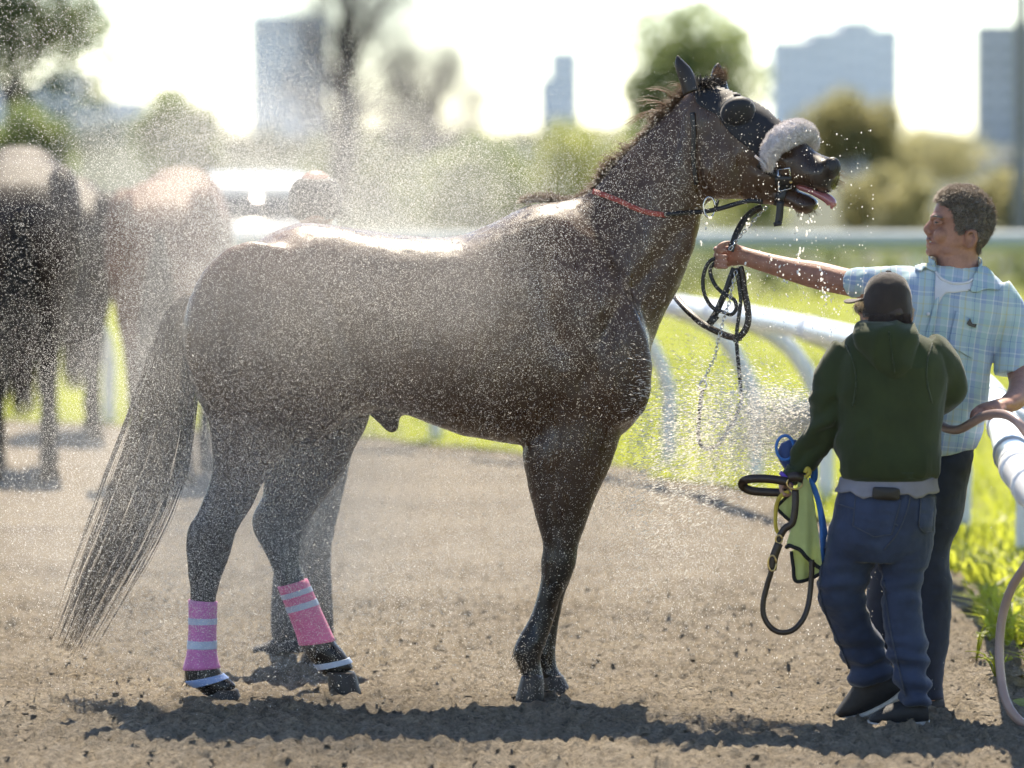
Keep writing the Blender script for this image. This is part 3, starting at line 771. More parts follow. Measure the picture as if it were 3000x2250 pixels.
HIND_B = [(640, 930, 900, 900, .10, .1), (640, 1060, 1000, 1020, .13, .11), (690, 1180, 1090, 1150, .13, .11), (740, 1270, 1082, 1240, .115, .1), (772, 1350, 1034, 1320, .10, .1), (776, 1400, 1002, 1385, .085, .1), (770, 1455, 958, 1445, .07, .1), (750, 1493, 918, 1500, .058, .1), (740, 1525, 892, 1545, .052, .1), (747, 1562, 878, 1590, .047, .1),
          (772, 1606, 872, 1630, .041, .1), (795, 1652, 878, 1665, .036, .1), (820, 1710, 888, 1692, .034, .1), (850, 1785, 920, 1765, .033, .1), (875, 1850, 950, 1830, .035, .1), (888, 1893, 975, 1882, .040, .1), (903, 1922, 1000, 1910, .040, .1), (930, 1950, 1018, 1932, .036, .1), (950, 1978, 1034, 1958, .036, .1)]

def leg_ring(rows, t0, t1, grow, Y0, n=28):
    """a cuff round a leg between outline rows t0..t1 (fractional row numbers)"""
    D = crom(np.array([list(r) for r in rows], float), 12); k = np.linspace(t0 * 12, t1 * 12, 14)
    R = []; ang = np.linspace(0, 2 * np.pi, n, endpoint=False)
    for q in k:
        ax, ay, bx, by, hw, dy = [np.interp(q, np.arange(len(D)), D[:, c]) for c in range(6)]
        a = at(ax, ay, Y0 + dy); b = at(bx, by, Y0 + dy); m = (a + b) / 2; va = (a - b) / 2; l = np.linalg.norm(va)
        R.append(m + np.outer(np.cos(ang), va * (l + grow) / l) + np.outer(np.sin(ang), np.array([0, hw + grow, 0])))
    return MB().rings(R)

def hoof(name, parent, xl, xr, yb, xtl, xtr, yt, Y, d=0.055):
    mb = MB(); R = []
    ang = np.linspace(0, 2 * np.pi, 22, endpoint=False)
    for f in (0, 0.06, 0.5, 0.92, 1.0):
        s_ = 0.96 if f in (0, 1.0) else 1.0
        a = at(xl + (xtl - xl) * f, yb + (yt - yb) * f, Y); b = at(xr + (xtr - xr) * f, yb + (yt - yb) * f, Y); m = (a + b) / 2; va = (b - a) / 2 * s_
        R.append(m + np.outer(np.cos(ang), va) + np.outer(np.sin(ang), np.array([0, d * (1 - 0.25 * f) * s_, 0])))
    return build(name, mb.rings(R), M_hoof, parent)

def colour_horse(o, base, ground_z=0.0, height=1.65):
    V = co(o); z = V[:, 2] / height
    C = np.tile(np.array(base), (len(V), 1)); n = fbm(V * 5, 3)[:, None]
    C = C * (1 + 0.22 * n)
    low = 1 - sstep(0.22, 0.50, z); C = C * (1 - low[:, None]) + np.array([0.010, 0.008, 0.007]) * low[:, None]
    return V, C

horse = empty('horse', (at(1100, 2050, HY)[0], HY, 0))
mb = MB()
prof(mb, TORSO, HY, n=44, sub=6, p=2.75)
prof(mb, NECK, HY, n=28, sub=6, p=2.0)
prof(mb, HEAD, HY, n=28, sub=6, p=2.25, yaw=YAW)
prof(mb, JAW, HY, n=20, sub=5, p=2.0, yaw=YAW)
for L_ in (FORE_N, FORE_F, HIND_A, HIND_B): prof(mb, L_, HY, n=22, sub=5, p=2.1)
# muscle masses that break the smooth barrel
def bulge(px, py, dY, rx, ry, rz, tilt=0):
    c, s_ = math.cos(math.radians(tilt)), math.sin(math.radians(tilt))
    mb.ball(at(px, py, HY + dY), (rx, ry, rz), rot=[[c, 0, -s_], [0, 1, 0], [s_, 0, c]])
for s_ in (-1, 1):
    bulge(1740, 980, s_ * .165, .17, .085, .33, 22)      # shoulder
    bulge(1690, 1150, s_ * .14, .16, .07, .2, -20)      # upper arm
    bulge(745, 960, s_ * .21, .24, .09, .30, -12)        # thigh
    bulge(900, 1130, s_ * .19, .14, .08, .18, 20)         # stifle
    bulge(2125, 480, s_ * .07 - .045, .085, .045, .115, 0) # cheek
    bulge(2150, 320, s_ * .085 - .05, .05, .03, .035, 30) # brow
    bulge(2438, 490, s_ * .052 - .15, .03, .022, .038, 0)  # nostril wing
mb.tube([at(x, y, HY) for x, y in ((1100, 1170), (1125, 1205), (1142, 1232), (1150, 1248))], [.055, .045, .038, .03], n=12, sub=4, roundcap=True)
body = fuse('body', mb, 0.0075, 7, M_coat, horse)
relax(body, lambda v: sstep(0.72, 0.95, v[:, 2]) * (1 - sstep(0.55, 0.8, v[:, 0])), 26)
V, C = colour_horse(body, (0.058, 0.031, 0.018))
P2 = V.copy()
# dark muzzle and lower face
mz = sstep(0.88, 1.06, V[:, 0]) * sstep(1.3, 1.5, V[:, 2]); C = C * (1 - mz[:, None]) + np.array([0.014, 0.011, 0.010]) * mz[:, None]
# croup reddened towards the top: its sunlit rim put into the coat
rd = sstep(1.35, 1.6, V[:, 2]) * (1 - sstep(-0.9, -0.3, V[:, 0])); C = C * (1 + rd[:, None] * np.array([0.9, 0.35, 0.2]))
paint(body, C)
# soft undulation of muscle and wet hair
Nn = nrm(body); V += Nn * (0.004 * fbm(V * np.array([7, 7, 5]), 2) + 0.0012 * fbm(V * 26, 2))[:, None]; setco(body, V)
pxh = V[:, 0] / V[:, 1] * FPX + CX; pyh = HZ + (CAMH - V[:, 2]) / V[:, 1] * FPX
def groove(path, depth, width):
    """muscle line pressed into both flanks"""
    Q = crom(np.array(path, float), 8); d2 = np.full(len(V), 1e9); tt = np.zeros(len(V))
    for k_, q in enumerate(Q):
        d = (pxh - q[0]) ** 2 + (pyh - q[1]) ** 2; m_ = d < d2; d2[m_] = d[m_]; tt[m_] = k_ / (len(Q) - 1)
    fade = np.clip(np.minimum(tt, 1 - tt) * 5, 0, 1); side = np.abs(Nn[:, 1]) ** 1.5
    return -depth * np.exp(-d2 / width ** 2) * fade * side
disp = groove([(1545, 640), (1580, 800), (1620, 960), (1660, 1090)], .012, 30) + groove([(1830, 800), (1790, 950), (1740, 1080), (1660, 1160)], .009, 34) + groove([(2050, 600), (1985, 690), (1900, 800), (1800, 930), (1740, 1040)], .013, 26)
disp += groove([(1660, 1160), (1600, 1230), (1560, 1300)], .012, 26) + groove([(900, 720), (960, 860), (1020, 1000), (1085, 1150), (1100, 1210)], .016, 36) + groove([(650, 780), (640, 950), (650, 1120), (660, 1280)], .010, 26) + groove([(760, 760), (745, 950), (735, 1130), (720, 1300)], .007, 30)
disp += groove([(880, 1120), (860, 1240), (830, 1350)], .010, 30) + groove([(1640, 1320), (1625, 1420), (1632, 1520), (1640, 1600)], .007, 16) + groove([(1700, 600), (1800, 560), (1900, 470), (1980, 380)], .008, 30)
disp += groove([(2060, 420), (2090, 500), (2110, 570)], .008, 16) + groove([(2180, 470), (2240, 500), (2300, 480)], .006, 12) + groove([(2200, 400), (2270, 440), (2330, 450)], .005, 12)
for i in range(7):
    x = 1130 + 52 * i; disp += groove([(x, 800), (x - 12, 930), (x - 40, 1060), (x - 70, 1160)], .0035, 13)
V = V + Nn * (disp + .005 * (1 - sstep(.75, .95, V[:, 2])))[:, None]; setco(body, V)
HB = bvh_of(body)

# ears
def ear(outline, dY, yaw, name='ear'):
    """outline: base-left, tip, base-right silhouettes as left/right pairs from base to tip"""
    R = []; ang = np.linspace(0, 2 * np.pi, 14, endpoint=False)
    D = crom(np.array(outline, float), 4)
    for k, (lx, ly, rx, ry, th) in enumerate(D):
        a = at(lx, ly, HY + dY); b = at(rx, ry, HY + dY); m = (a + b) / 2; va = (b - a) / 2
        w = np.array([math.sin(yaw), math.cos(yaw), 0]) * max(th, 0.002)
        P = m + np.outer(np.cos(ang), va) + np.outer(np.sin(ang), w)
        dent = (np.sin(ang) > 0)[:, None] * np.outer(np.sin(ang), w) * 1.2      # hollow of the ear faces away/forward
        R.append(P - dent * 0.9)
    o = build(name, MB().rings(R), M_coat, horse); v = co(o)
    paint(o, np.tile([0.018, 0.012, 0.009], (len(v), 1))); return o
ear([(2003, 282, 2048, 262, .03), (1995, 250, 2043, 245, .028), (1982, 212, 2036, 222, .024), (1977, 188, 2023, 198, .018), (1981, 168, 2003, 178, .010), (1985, 162, 1990, 165, .003)], -.085, 0.3)
ear([(2088, 262, 2138, 268, .03), (2083, 238, 2132, 250, .028), (2084, 214, 2126, 228, .022), (2093, 194, 2117, 205, .014), (2104, 184, 2111, 190, .003)], .055, 0.2)
# hooves
hoof('hoof', horse, 604, 716, 2066, 612, 697, 2018, HY - .12)
hoof('hoof', horse, 968, 1066, 2052, 955, 1040, 1968, HY + .08)
hoof('hoof', horse, 1500, 1596, 2082, 1528, 1592, 1978, HY - .13, d=.06)
hoof('hoof', horse, 1590, 1684, 2046, 1584, 1650, 1978, HY + .1)
# leg wraps
for rows, t0, t1, m_, st, band in ((HIND_A, 12.1, 15.05, M_pink_hazed, ((12.75, 12.98), (13.55, 13.85)), (15.95, 16.75)), (HIND_B, 12.1, 14.9, M_pink, ((12.42, 12.6), (12.88, 13.12)), (16.85, 17.4))):
    w = build('leg_wrap', leg_ring(rows, t0, t1, 0.0125, HY), m_, horse)
    for a, b in st: build('stripe', leg_ring(rows, a, b, 0.0143, HY), M_tape, w)
    build('pastern_band', leg_ring(rows, band[0], band[1], 0.011, HY), M_tape2 if rows is HIND_A else M_tape, horse)

# ---- head gear
hood_poly = [(2040, 252), (2090, 246), (2150, 262), (2215, 296), (2270, 335), (2300, 368), (2290, 398), (2262, 432), (2248, 470), (2215, 452), (2180, 424), (2150, 400), (2125, 372), (2105, 340), (2070, 322), (2042, 300)]
hood = patch('blinker_hood', HB, hood_poly, 0.003, 0.004, M_hood, horse, res=4.5, wob=0.0008)
h_ = hit(HB, 2168, 325)
for (px, py, dy) in ((2164, 330, 0),):
    p, n = hit(HB, px, py); cup = MB(); ang = np.linspace(0, 2 * np.pi, 22, endpoint=False); R = []
    u = unit(np.array([1, 0, 0.25]) - n * np.dot(n, [1, 0, 0.25])); w = np.cross(n, u)
    for h0, sx, sy in ((-0.014, .060, .052), (0.000, .056, .048), (0.010, .048, .041), (0.016, .034, .029), (0.018, .012, .010)):
        R.append(p + n * h0 + np.outer(np.cos(ang) * sx, u) + np.outer(np.sin(ang) * sy, w))
    c_ = build('eye_cup', cup.rings(R), M_hood, hood)
# fleece roll over the nose
arc = [(2250, 486, -.20), (2256, 448, -.21), (2278, 415, -.20), (2305, 397, -.165), (2335, 388, -.11), (2358, 395, -.04), (2372, 418, .0), (2376, 440, .015)]
fp = [at(x, y, HY + d) for x, y, d in arc]
fl = MB().tube(fp, [.020, .031, .038, .042, .043, .04, .033, .018], n=18, sub=6, roundcap=True)
fo = fuse('fleece_noseband', fl, 0.005, 2, M_fleece, horse)
v = co(fo); nn = nrm(fo); setco(fo, v + nn * (0.003 * fbm(v * 60, 3) + 0.002)[:, None])
v = co(fo); nn = nrm(fo); k = rng.choice(len(v), 5000); b0 = v[k]; dr = unit(np.array([0, 0, 1])); d = nn[k] + 0.5 * rng.normal(size=(5000, 3)); d /= np.linalg.norm(d, axis=1, keepdims=True)
ln = rng.uniform(.003, .008, (5000, 1)); M_flh = mat('fleece_hair', (0.66, 0.62, 0.62), rough=0.9, trans=0.5, tcol=(0.75, 0.72, 0.72))
strands('wool', None, np.stack([b0, b0 + d * ln * 0.6, b0 + d * ln + rng.normal(size=(5000, 3)) * .001], 1), .0008, .0003, M_flh, fo, 'stuff')
# halter: cheek, nose, chin, crown and rein straps
strap('noseband_strap', HB, [(2222, 480), (2250, 500), (2285, 520)], 20, 0.002, .004, M_leather, horse)
strap('cheek_piece', HB, [(2030, 330), (2034, 400), (2032, 470), (2040, 540)], 12, 0.002, .003, M_leather, horse)
strap('chin_strap', HB, [(2302, 532), (2292, 560), (2282, 590), (2278, 600)], 26, 0.003, .005, M_leather, horse)
strap('jaw_strap', HB, [(2318, 530), (2290, 528), (2270, 528)], 30, 0.004, .005, M_leather, horse)
# square buckle
def frame_on(name, corners, r, m_, parent, off=0.012):
    pts = []
    for x, y in corners:
        h = hit(HB, x, y); pts.append((h[0] + h[1] * off) if h else at(x, y, HY - .18))
    pts.append(pts[0]); return build(name, MB().tube(pts, r, n=8, sub=1), m_, parent)
frame_on('square_buckle', [(2283, 497), (2313, 492), (2316, 558), (2280, 556)], 0.004, M_steel, horse)
h = hit(HB, 2318, 527); build('bit_rivet', MB().ball(h[0] + h[1] * .01, .006), M_brass, horse)
tab = [at(x, y, HY - .175) for x, y in ((2286, 590), (2284, 625), (2279, 660))]
build('strap_end', MB().ribbon(tab, 0.024, .005, (1, 0.3, 0)), M_leather, horse)
build('strap_keeper', MB().tube([at(2277, 650, HY - .175), at(2279, 662, HY - .175)], .013, n=8, sub=1, rad2=.007, hint=(0, 1, 0)), M_leather, horse)
white_tab = [at(x, y, HY - .235) for x, y in ((2211, 456), (2228, 470), (2240, 482), (2243, 495))]
build('mask_tie', MB().ribbon(white_tab, .008, .002, (0.3, 0, 1)), M_flh, horse)
strap('neck_strap', HB, [(1738, 562), (1775, 574), (1820, 592), (1860, 610), (1905, 624), (1950, 630)], 15, 0.002, .003, M_red, horse)
rein = [hit(HB, 1945, 628)[0] + (0, -.01, 0), hit(HB, 1990, 625)[0] + (0, -.01, 0), hit(HB, 2030, 622)[0] + (0, -.008, 0)] + [at(x, y, HY + d) for x, y, d in ((2075, 618, -.1), (2120, 608, -.13), (2160, 596, -.15), (2200, 588, -.155), (2235, 592, -.15))]
build('rein', MB().ribbon(rein, .015, .004, (0, 0.2, 1)), M_leather, horse)
ring = np.array([at(2078 + 17 * math.cos(a), 607 + 30 * math.sin(a), HY - .11) for a in np.linspace(0, 2 * np.pi, 25)])
build('rein_ring', MB().tube(ring, .0032, n=8, sub=1), M_steel, horse)
tie = [at(x, y, HY - .105) for x, y in ((2104, 584), (2100, 600), (2092, 614))]
build('martingale_tie', MB().ribbon(tie, .010, .004, (1, 0, 0.2)), M_leather, horse)
# mouth, tongue, nostrils
tg = [at(x, y, HY + d) for x, y, d in ((2345, 548, -.12), (2375, 558, -.13), (2405, 572, -.14), (2428, 585, -.147), (2438, 598, -.15), (2437, 606, -.15))]
build('tongue', MB().tube(tg, [.016, .018, .021, .023, .020, .008], n=14, sub=5, rad2=[.011, .012, .014, .017, .016, .006], hint=(0, 0, 1), roundcap=True), M_tongue, horse)
p, n = hit(HB, 2440, 486)
u = unit(np.array([0.2, 0, 1]) - n * np.dot(n, [0.2, 0, 1])); w = np.cross(n, u)
build('nostril', MB().ball(p + n * 0.001, (.022, .014, .004), rot=np.column_stack([u, w, n])), M_nostril, horse)
# whiskers and wet chin hair
wp = []
for i in range(34):
    x, y = random.uniform(2440, 2458), random.uniform(500, 560); b = at(x, y, HY - .155); e = at(x + random.uniform(12, 38), y + random.uniform(-18, 26), HY - .16 + random.uniform(-.03, .03)); wp.append([b, (b + e) / 2 + (0, 0, .003), e])
for i in range(46):
    x = random.uniform(2330, 2392); y = 617; b = at(x, y, HY - .12); e = at(x + random.uniform(-6, 16), y + random.uniform(6, 22), HY - .12); wp.append([b, (b + e) / 2, e])
strands('whiskers', None, wp, .0009, .0003, M_fuzz, horse, 'stuff')

# ---- mane, forelock, fuzz along the topline
crest = crom(np.array([(1540, 590), (1565, 582), (1615, 584), (1660, 594), (1690, 588), (1730, 562), (1770, 512), (1800, 486), (1840, 450), (1875, 416), (1905, 382), (1935, 346), (1972, 322), (2000, 285), (2030, 262)], float), 10)
def crest_pt(u): k = u * (len(crest) - 1); return np.array([np.interp(k, np.arange(len(crest)), crest[:, 0]), np.interp(k, np.arange(len(crest)), crest[:, 1])])
P = []
for i in range(2600):
    u_ = random.random(); c = crest_pt(u_); b = at(c[0], c[1] + 6, HY + random.uniform(-.012, .02)); L_ = random.uniform(.02, .05) * (0.7 + 0.5 * math.sin(u_ * 9) ** 2)
    d = unit(np.array([-0.55 + random.gauss(0, .3), random.uniform(-.5, .9), 0.55 + random.gauss(0, .3)])); e = b + d * L_
    P.append([b - d * .008, b + d * L_ * 0.5, e + (-.008, 0, -.006)])
strands('mane', None, P, .0013, .0004, M_fuzz, horse, 'stuff')
P = []
for (x0, y0, x1, y1, nn_) in ((1985, 300, 1905, 258, 7), (1965, 322, 1868, 303, 9), (1955, 330, 1830, 352, 7), (1930, 350, 1850, 360, 6), (2004, 270, 1965, 262, 6), (1840, 450, 1812, 420, 6), (1800, 486, 1765, 462, 5)):
    for i in range(nn_):
        a = at(x0 + random.gauss(0, 5), y0 + random.gauss(0, 4), HY); e = at(x1 + random.gauss(0, 12), y1 + random.gauss(0, 9), HY + random.uniform(-.05, .05)); m1 = a + (e - a) * 0.35 + (0, 0, .02); m2 = a + (e - a) * 0.7 + (0, 0, .016)
        P.append([a, m1, m2, e])
strands('flyaway_hair', None, P, .0012, .0006, M_fuzz, horse)
P = []
for i in range(420):
    b = at(random.uniform(2020, 2100), random.uniform(240, 262), HY + random.uniform(-.08, .05)); d = unit(np.array([random.gauss(.5, .5), random.gauss(-.1, .5), random.gauss(.5, .4)])); L_ = random.uniform(.02, .045)
    P.append([b - d * .01, b + d * L_ * .6 + (0, 0, .004), b + d * L_ + (0.004, 0, -.008)])
strands('forelock', None, P, .0016, .0005, M_hair, horse)
P = []
for i in range(260):
    b = at(random.uniform(2086, 2128), random.uniform(205, 250), HY + random.uniform(.0, .05)); d = unit(np.array([random.gauss(.3, .5), random.gauss(-.2, .5), random.gauss(.7, .4)])); L_ = random.uniform(.012, .03)
    P.append([b, b + d * L_ * .6, b + d * L_])
strands('ear_hair', None, P, .0009, .0003, M_fuzz, horse)
# fetlock feathers
P = []
for (x, y, dY) in ((1512, 1908, -.1), (1524, 1935, -.1), (552, 1985, -.12), (900, 1918, .1)):
    for i in range(60):
        b = at(x + random.uniform(-2, 14), y + random.uniform(-16, 16), HY + dY + random.uniform(-.02, .02)); e = b + (random.uniform(-.022, .0), random.uniform(-.01, .01), random.uniform(-.03, -.008)); P.append([b, (b + e) / 2, e])
strands('feather_hair', None, P, .0012, .0004, M_hair, horse, 'stuff')

# ---- tail
M_tail = mat('tail_hair', (0.032, 0.022, 0.016), rough=0.4, spec=0.5, var=0.4, vscale=30, trans=0.25, tcol=(0.16, 0.09, 0.055))
tc_ = crom(np.array([(562, 872, .022), (536, 935, .055), (514, 1050, .085), (488, 1180, .105), (452, 1320, .122), (405, 1450, .125), (350, 1580, .118), (292, 1700, .105), (232, 1830, .085), (185, 1930, .07)], float), 6)
k = np.linspace(0, 1, len(tc_)); P = []
for i in range(1000):
    L_ = random.choice((1, 1, .95, .88, .8, .7)) * random.uniform(.66, .98)
    a = random.gauss(0, .42); b = random.gauss(0, .45); a = max(-1.05, min(1.05, a)); ph = random.uniform(0, 6); am = random.uniform(.0, .016)
    lock = round(a * 4) / 4 * .62 + a * .38
    pts = []
    for t in np.linspace(0, L_, 13):
        x, y, w = [np.interp(t, k, tc_[:, j]) for j in range(3)]
        al = a * (1 - t) + lock * t
        side = np.array([0.86, 0, -.5]); c = at(x, y, HY - .01)
        pts.append(c + side * al * w + np.array([0, 1, 0]) * b * min(w, .06) + side * am * math.sin(ph + t * 7) * t)
    P.append(pts)
strands('tail', None, P, .0018, .0005, M_tail, horse)
# fine hair fringe that catches the light on back, croup, neck and belly outline
v = co(body); nn = nrm(body)
top = np.where((nn[:, 2] > 0.25) & (v[:, 2] > 1.0) & (v[:, 0] < 1.05))[0]; k = rng.choice(top, 5000); b0 = v[k]
d = nn[k] * 0.55 + np.array([-0.6, 0, -0.15]) + 0.35 * rng.normal(size=(len(k), 3)); d /= np.linalg.norm(d, axis=1, keepdims=True); ln = rng.uniform(.003, .008, (len(k), 1))
M_coathair = mat('coat_hair', (0.08, 0.045, 0.03), rough=0.45, spec=0.5, var=0.2, trans=0.25, tcol=(0.30, 0.18, 0.11))
strands('coat_fringe', None, np.stack([b0 - nn[k] * .001, b0 + d * ln * .55, b0 + d * ln], 1), .0007, .0003, M_coathair, horse, 'stuff')
tag(horse, 'wet bay racehorse with fleece noseband and pink hind leg wraps being hosed', 'horse')

M_coat2 = mat('horse_coat_dry', rough=0.65, spec=0.28, sheen=0.0, var=0.22, vscale=7.0, bump=0.1, bscale=120, bdist=0.002, attr=True)
# ---- background horses (standing square, seen from behind)
def plain_horse(name, label, base, px, Y, turn, scale, sock=None, head_low=0.0):
    """turn: heading in degrees, 0 = facing +X, 90 = facing away from the camera"""
    mb = MB()
    prof(mb, TORSO, HY, n=32, sub=4, p=2.75)
    def sh(rows, dx=0, dy=0, dY=0): return [(r[0] + dx, r[1] + dy, r[2] + dx, r[3] + dy, r[4], (r[5] if len(r) > 5 else 0) + dY) for r in rows]
    if head_low:
        nk = [(1520, 640, 1885, 1120, .19), (1640, 640, 1950, 1010, .15), (1760, 640, 2010, 930, .12), (1880, 650, 2080, 880, .10), (1980, 660, 2140, 850, .09)]
        hd = [(1960, 650, 2090, 860, .07), (2040, 650, 2160, 900, .095), (2110, 700, 2180, 950, .10), (2170, 780, 2190, 1000, .08), (2220, 880, 2190, 1040, .06), (2260, 980, 2190, 1070, .06), (2270, 1040, 2215, 1090, .04)]
        prof(mb, nk, HY, n=20, sub=4); prof(mb, hd, HY, n=20, sub=4)
    else:
        prof(mb, NECK, HY, n=20, sub=4, p=2.0); prof(mb, [r[:5] for r in HEAD], HY, n=20, sub=4)
    for dY in (-.135, .135):
        prof(mb, [tuple(r[:5]) + (dY,) for r in HIND_A], HY, n=16, sub=4)
        prof(mb, [tuple(r[:5]) + (dY * .9,) for r in FORE_F], HY, n=16, sub=4)
    for s_ in (-1, 1): mb.ball(at(745, 960, HY + s_ * .21), (.24, .10, .33)); mb.ball(at(1740, 980, HY + s_ * .165), (.17, .085, .33))
    for dY in (-.135, .135):
        for e in ((620, 2020, 690, 2060), (1600, 1990, 1660, 2050)):
            mb.tube([at((e[0] + e[2]) / 2 - 5, e[1] - 15, HY + dY), at((e[0] + e[2]) / 2, e[3], HY + dY)], [.045, .062], n=12, sub=2)
    for dy in (-.06, .06): mb.tube([at(2025, 280, HY + dy), at(2005, 220, HY + dy), at(2000, 172, HY + dy)], [.03, .026, .006], n=8, sub=3) if not head_low else None
    v, f = mb.data(); root = empty(name)
    c0 = at(700, 2050, HY); v = (v - np.array([c0[0], HY, 0.0])) * scale
    b = fuse('body', MB().add(v, f), 0.016, 4, M_coat2, root)
    vv, C = colour_horse(b, base, height=1.65 * scale); paint(b, C)
    # tail
    P = []
    for i in range(500):
        a = random.gauss(0, .4); c = random.gauss(0, .5); L_ = random.uniform(.7, 1); pts = []
        for t in np.linspace(0, L_, 8):
            w = .02 + .085 * math.sin(min(1, t * 1.3) * 1.9); x0 = (553 - 60 * t ** .7 - c0[0] * 0); 
            q = (at(x0, 880 + 900 * t, HY) - np.array([c0[0], HY, 0])) * scale
            pts.append(q + np.array([c * .04, a * w, 0]))
        P.append(pts)
    strands('tail', None, P, .004, .0015, M_hair, root)
    root.location = (gx(px, Y), Y, 0); root.rotation_euler = (0, 0, math.radians(turn))
    return tag(root, label, 'horse', 'horses waiting behind the spray')
plain_horse('horse', 'chestnut horse seen from behind, its rounded rump left of the spray', (0.10, 0.043, 0.025), 478, 29.0, 88, 1.03, head_low=1)
plain_horse('horse', 'dark horse at the far left edge seen from behind', (0.028, 0.021, 0.018), 62, 29.6, 95, 1.10, head_low=1)
plain_horse('horse', 'dark horse half hidden between the far left horse and the chestnut', (0.03, 0.022, 0.018), 215, 33.5, 96, 0.98, head_low=1)
# ================================================================== PEOPLE
M_skin = mat('skin', (0.33, 0.165, 0.115), rough=0.5, spec=0.4, var=0.22, vscale=45, bump=0.35, bscale=160, bdist=0.004, trans=0.06, tcol=(0.5, 0.12, 0.06))
M_skin2 = mat('skin_fair', (0.40, 0.23, 0.17), rough=0.5, spec=0.4, var=0.12, vscale=25, bump=0.35, bscale=160, bdist=0.004, trans=0.06, tcol=(0.5, 0.12, 0.06))
M_denim = mat('denim', (0.023, 0.036, 0.076), rough=0.85, sheen=0.15, var=0.4, vscale=9, bump=0.35, bscale=320, bdist=0.002)
M_denim2 = mat('dark_denim', (0.016, 0.022, 0.042), rough=0.85, sheen=0.1, var=0.4, vscale=9, bump=0.35, bscale=320, bdist=0.002)
M_stitch = mat('denim_seam', (0.05, 0.06, 0.085), rough=0.9, var=0.3, vscale=60)
M_hoodie = mat('hoodie_green', (0.024, 0.034, 0.010), rough=0.95, sheen=0.2, var=0.22, vscale=12, bump=0.35, bscale=400, bdist=0.002)
M_rib = mat('hoodie_rib', (0.024, 0.036, 0.012), rough=0.95, sheen=0.3, var=0.2, vscale=12, bump=0.8, bscale=90, bdist=0.004, stretch=(6, 6, 0.4))
M_tee = mat('white_tee', (0.62, 0.62, 0.66), rough=0.85, var=0.08, vscale=20, bump=0.2, bscale=200, trans=0.1)
M_tee2 = mat('grey_tee', (0.20, 0.20, 0.235), rough=0.9, var=0.12, vscale=20, bump=0.2, bscale=200)
M_shoe = mat('shoe_black', (0.012, 0.012, 0.014), rough=0.7, var=0.4, vscale=30, bump=0.4, bscale=180)
M_sole = mat('shoe_sole', (0.42, 0.40, 0.37), rough=0.7, var=0.3, vscale=25, bump=0.3, bscale=90)
M_solek = mat('sole_dark', (0.06, 0.055, 0.05), rough=0.8, var=0.3, vscale=25)
M_cap = mat('cap_brown', (0.030, 0.021, 0.017), rough=0.9, sheen=0.3, var=0.25, vscale=18, bump=0.4, bscale=260)
M_brim = mat('cap_brim', (0.10, 0.075, 0.055), rough=0.85, sheen=0.2, var=0.2, vscale=18, bump=0.3, bscale=260)
M_mhair = mat('man_hair', (0.26, 0.225, 0.19), rough=0.4, spec=0.5, var=0.5, vscale=60, trans=0.4, tcol=(0.55, 0.42, 0.30))
M_mhair_d = mat('man_hair_base', (0.15, 0.13, 0.112), rough=0.7, var=0.4, vscale=50, bump=0.8, bscale=150, bdist=0.006)
M_whair = mat('brown_hair', (0.05, 0.03, 0.02), rough=0.45, var=0.4, vscale=60, trans=0.2)
M_fairhair = mat('fair_hair', (0.45, 0.36, 0.26), rough=0.5, var=0.3, vscale=60, trans=0.4, tcol=(0.7, 0.6, 0.4))
M_eye = mat('eye', (0.05, 0.04, 0.035), rough=0.15)
M_dark = mat('dark_plastic', (0.015, 0.015, 0.018), rough=0.3)
M_phone = mat('wallet_leather', (0.010, 0.007, 0.006), rough=0.5, var=0.5, vscale=30)
M_lips = mat('lips', (0.28, 0.11, 0.09), rough=0.4)
M_teeth = mat('teeth', (0.6, 0.56, 0.48), rough=0.3)
M_purple = mat('purple_band', (0.12, 0.05, 0.35), rough=0.6)

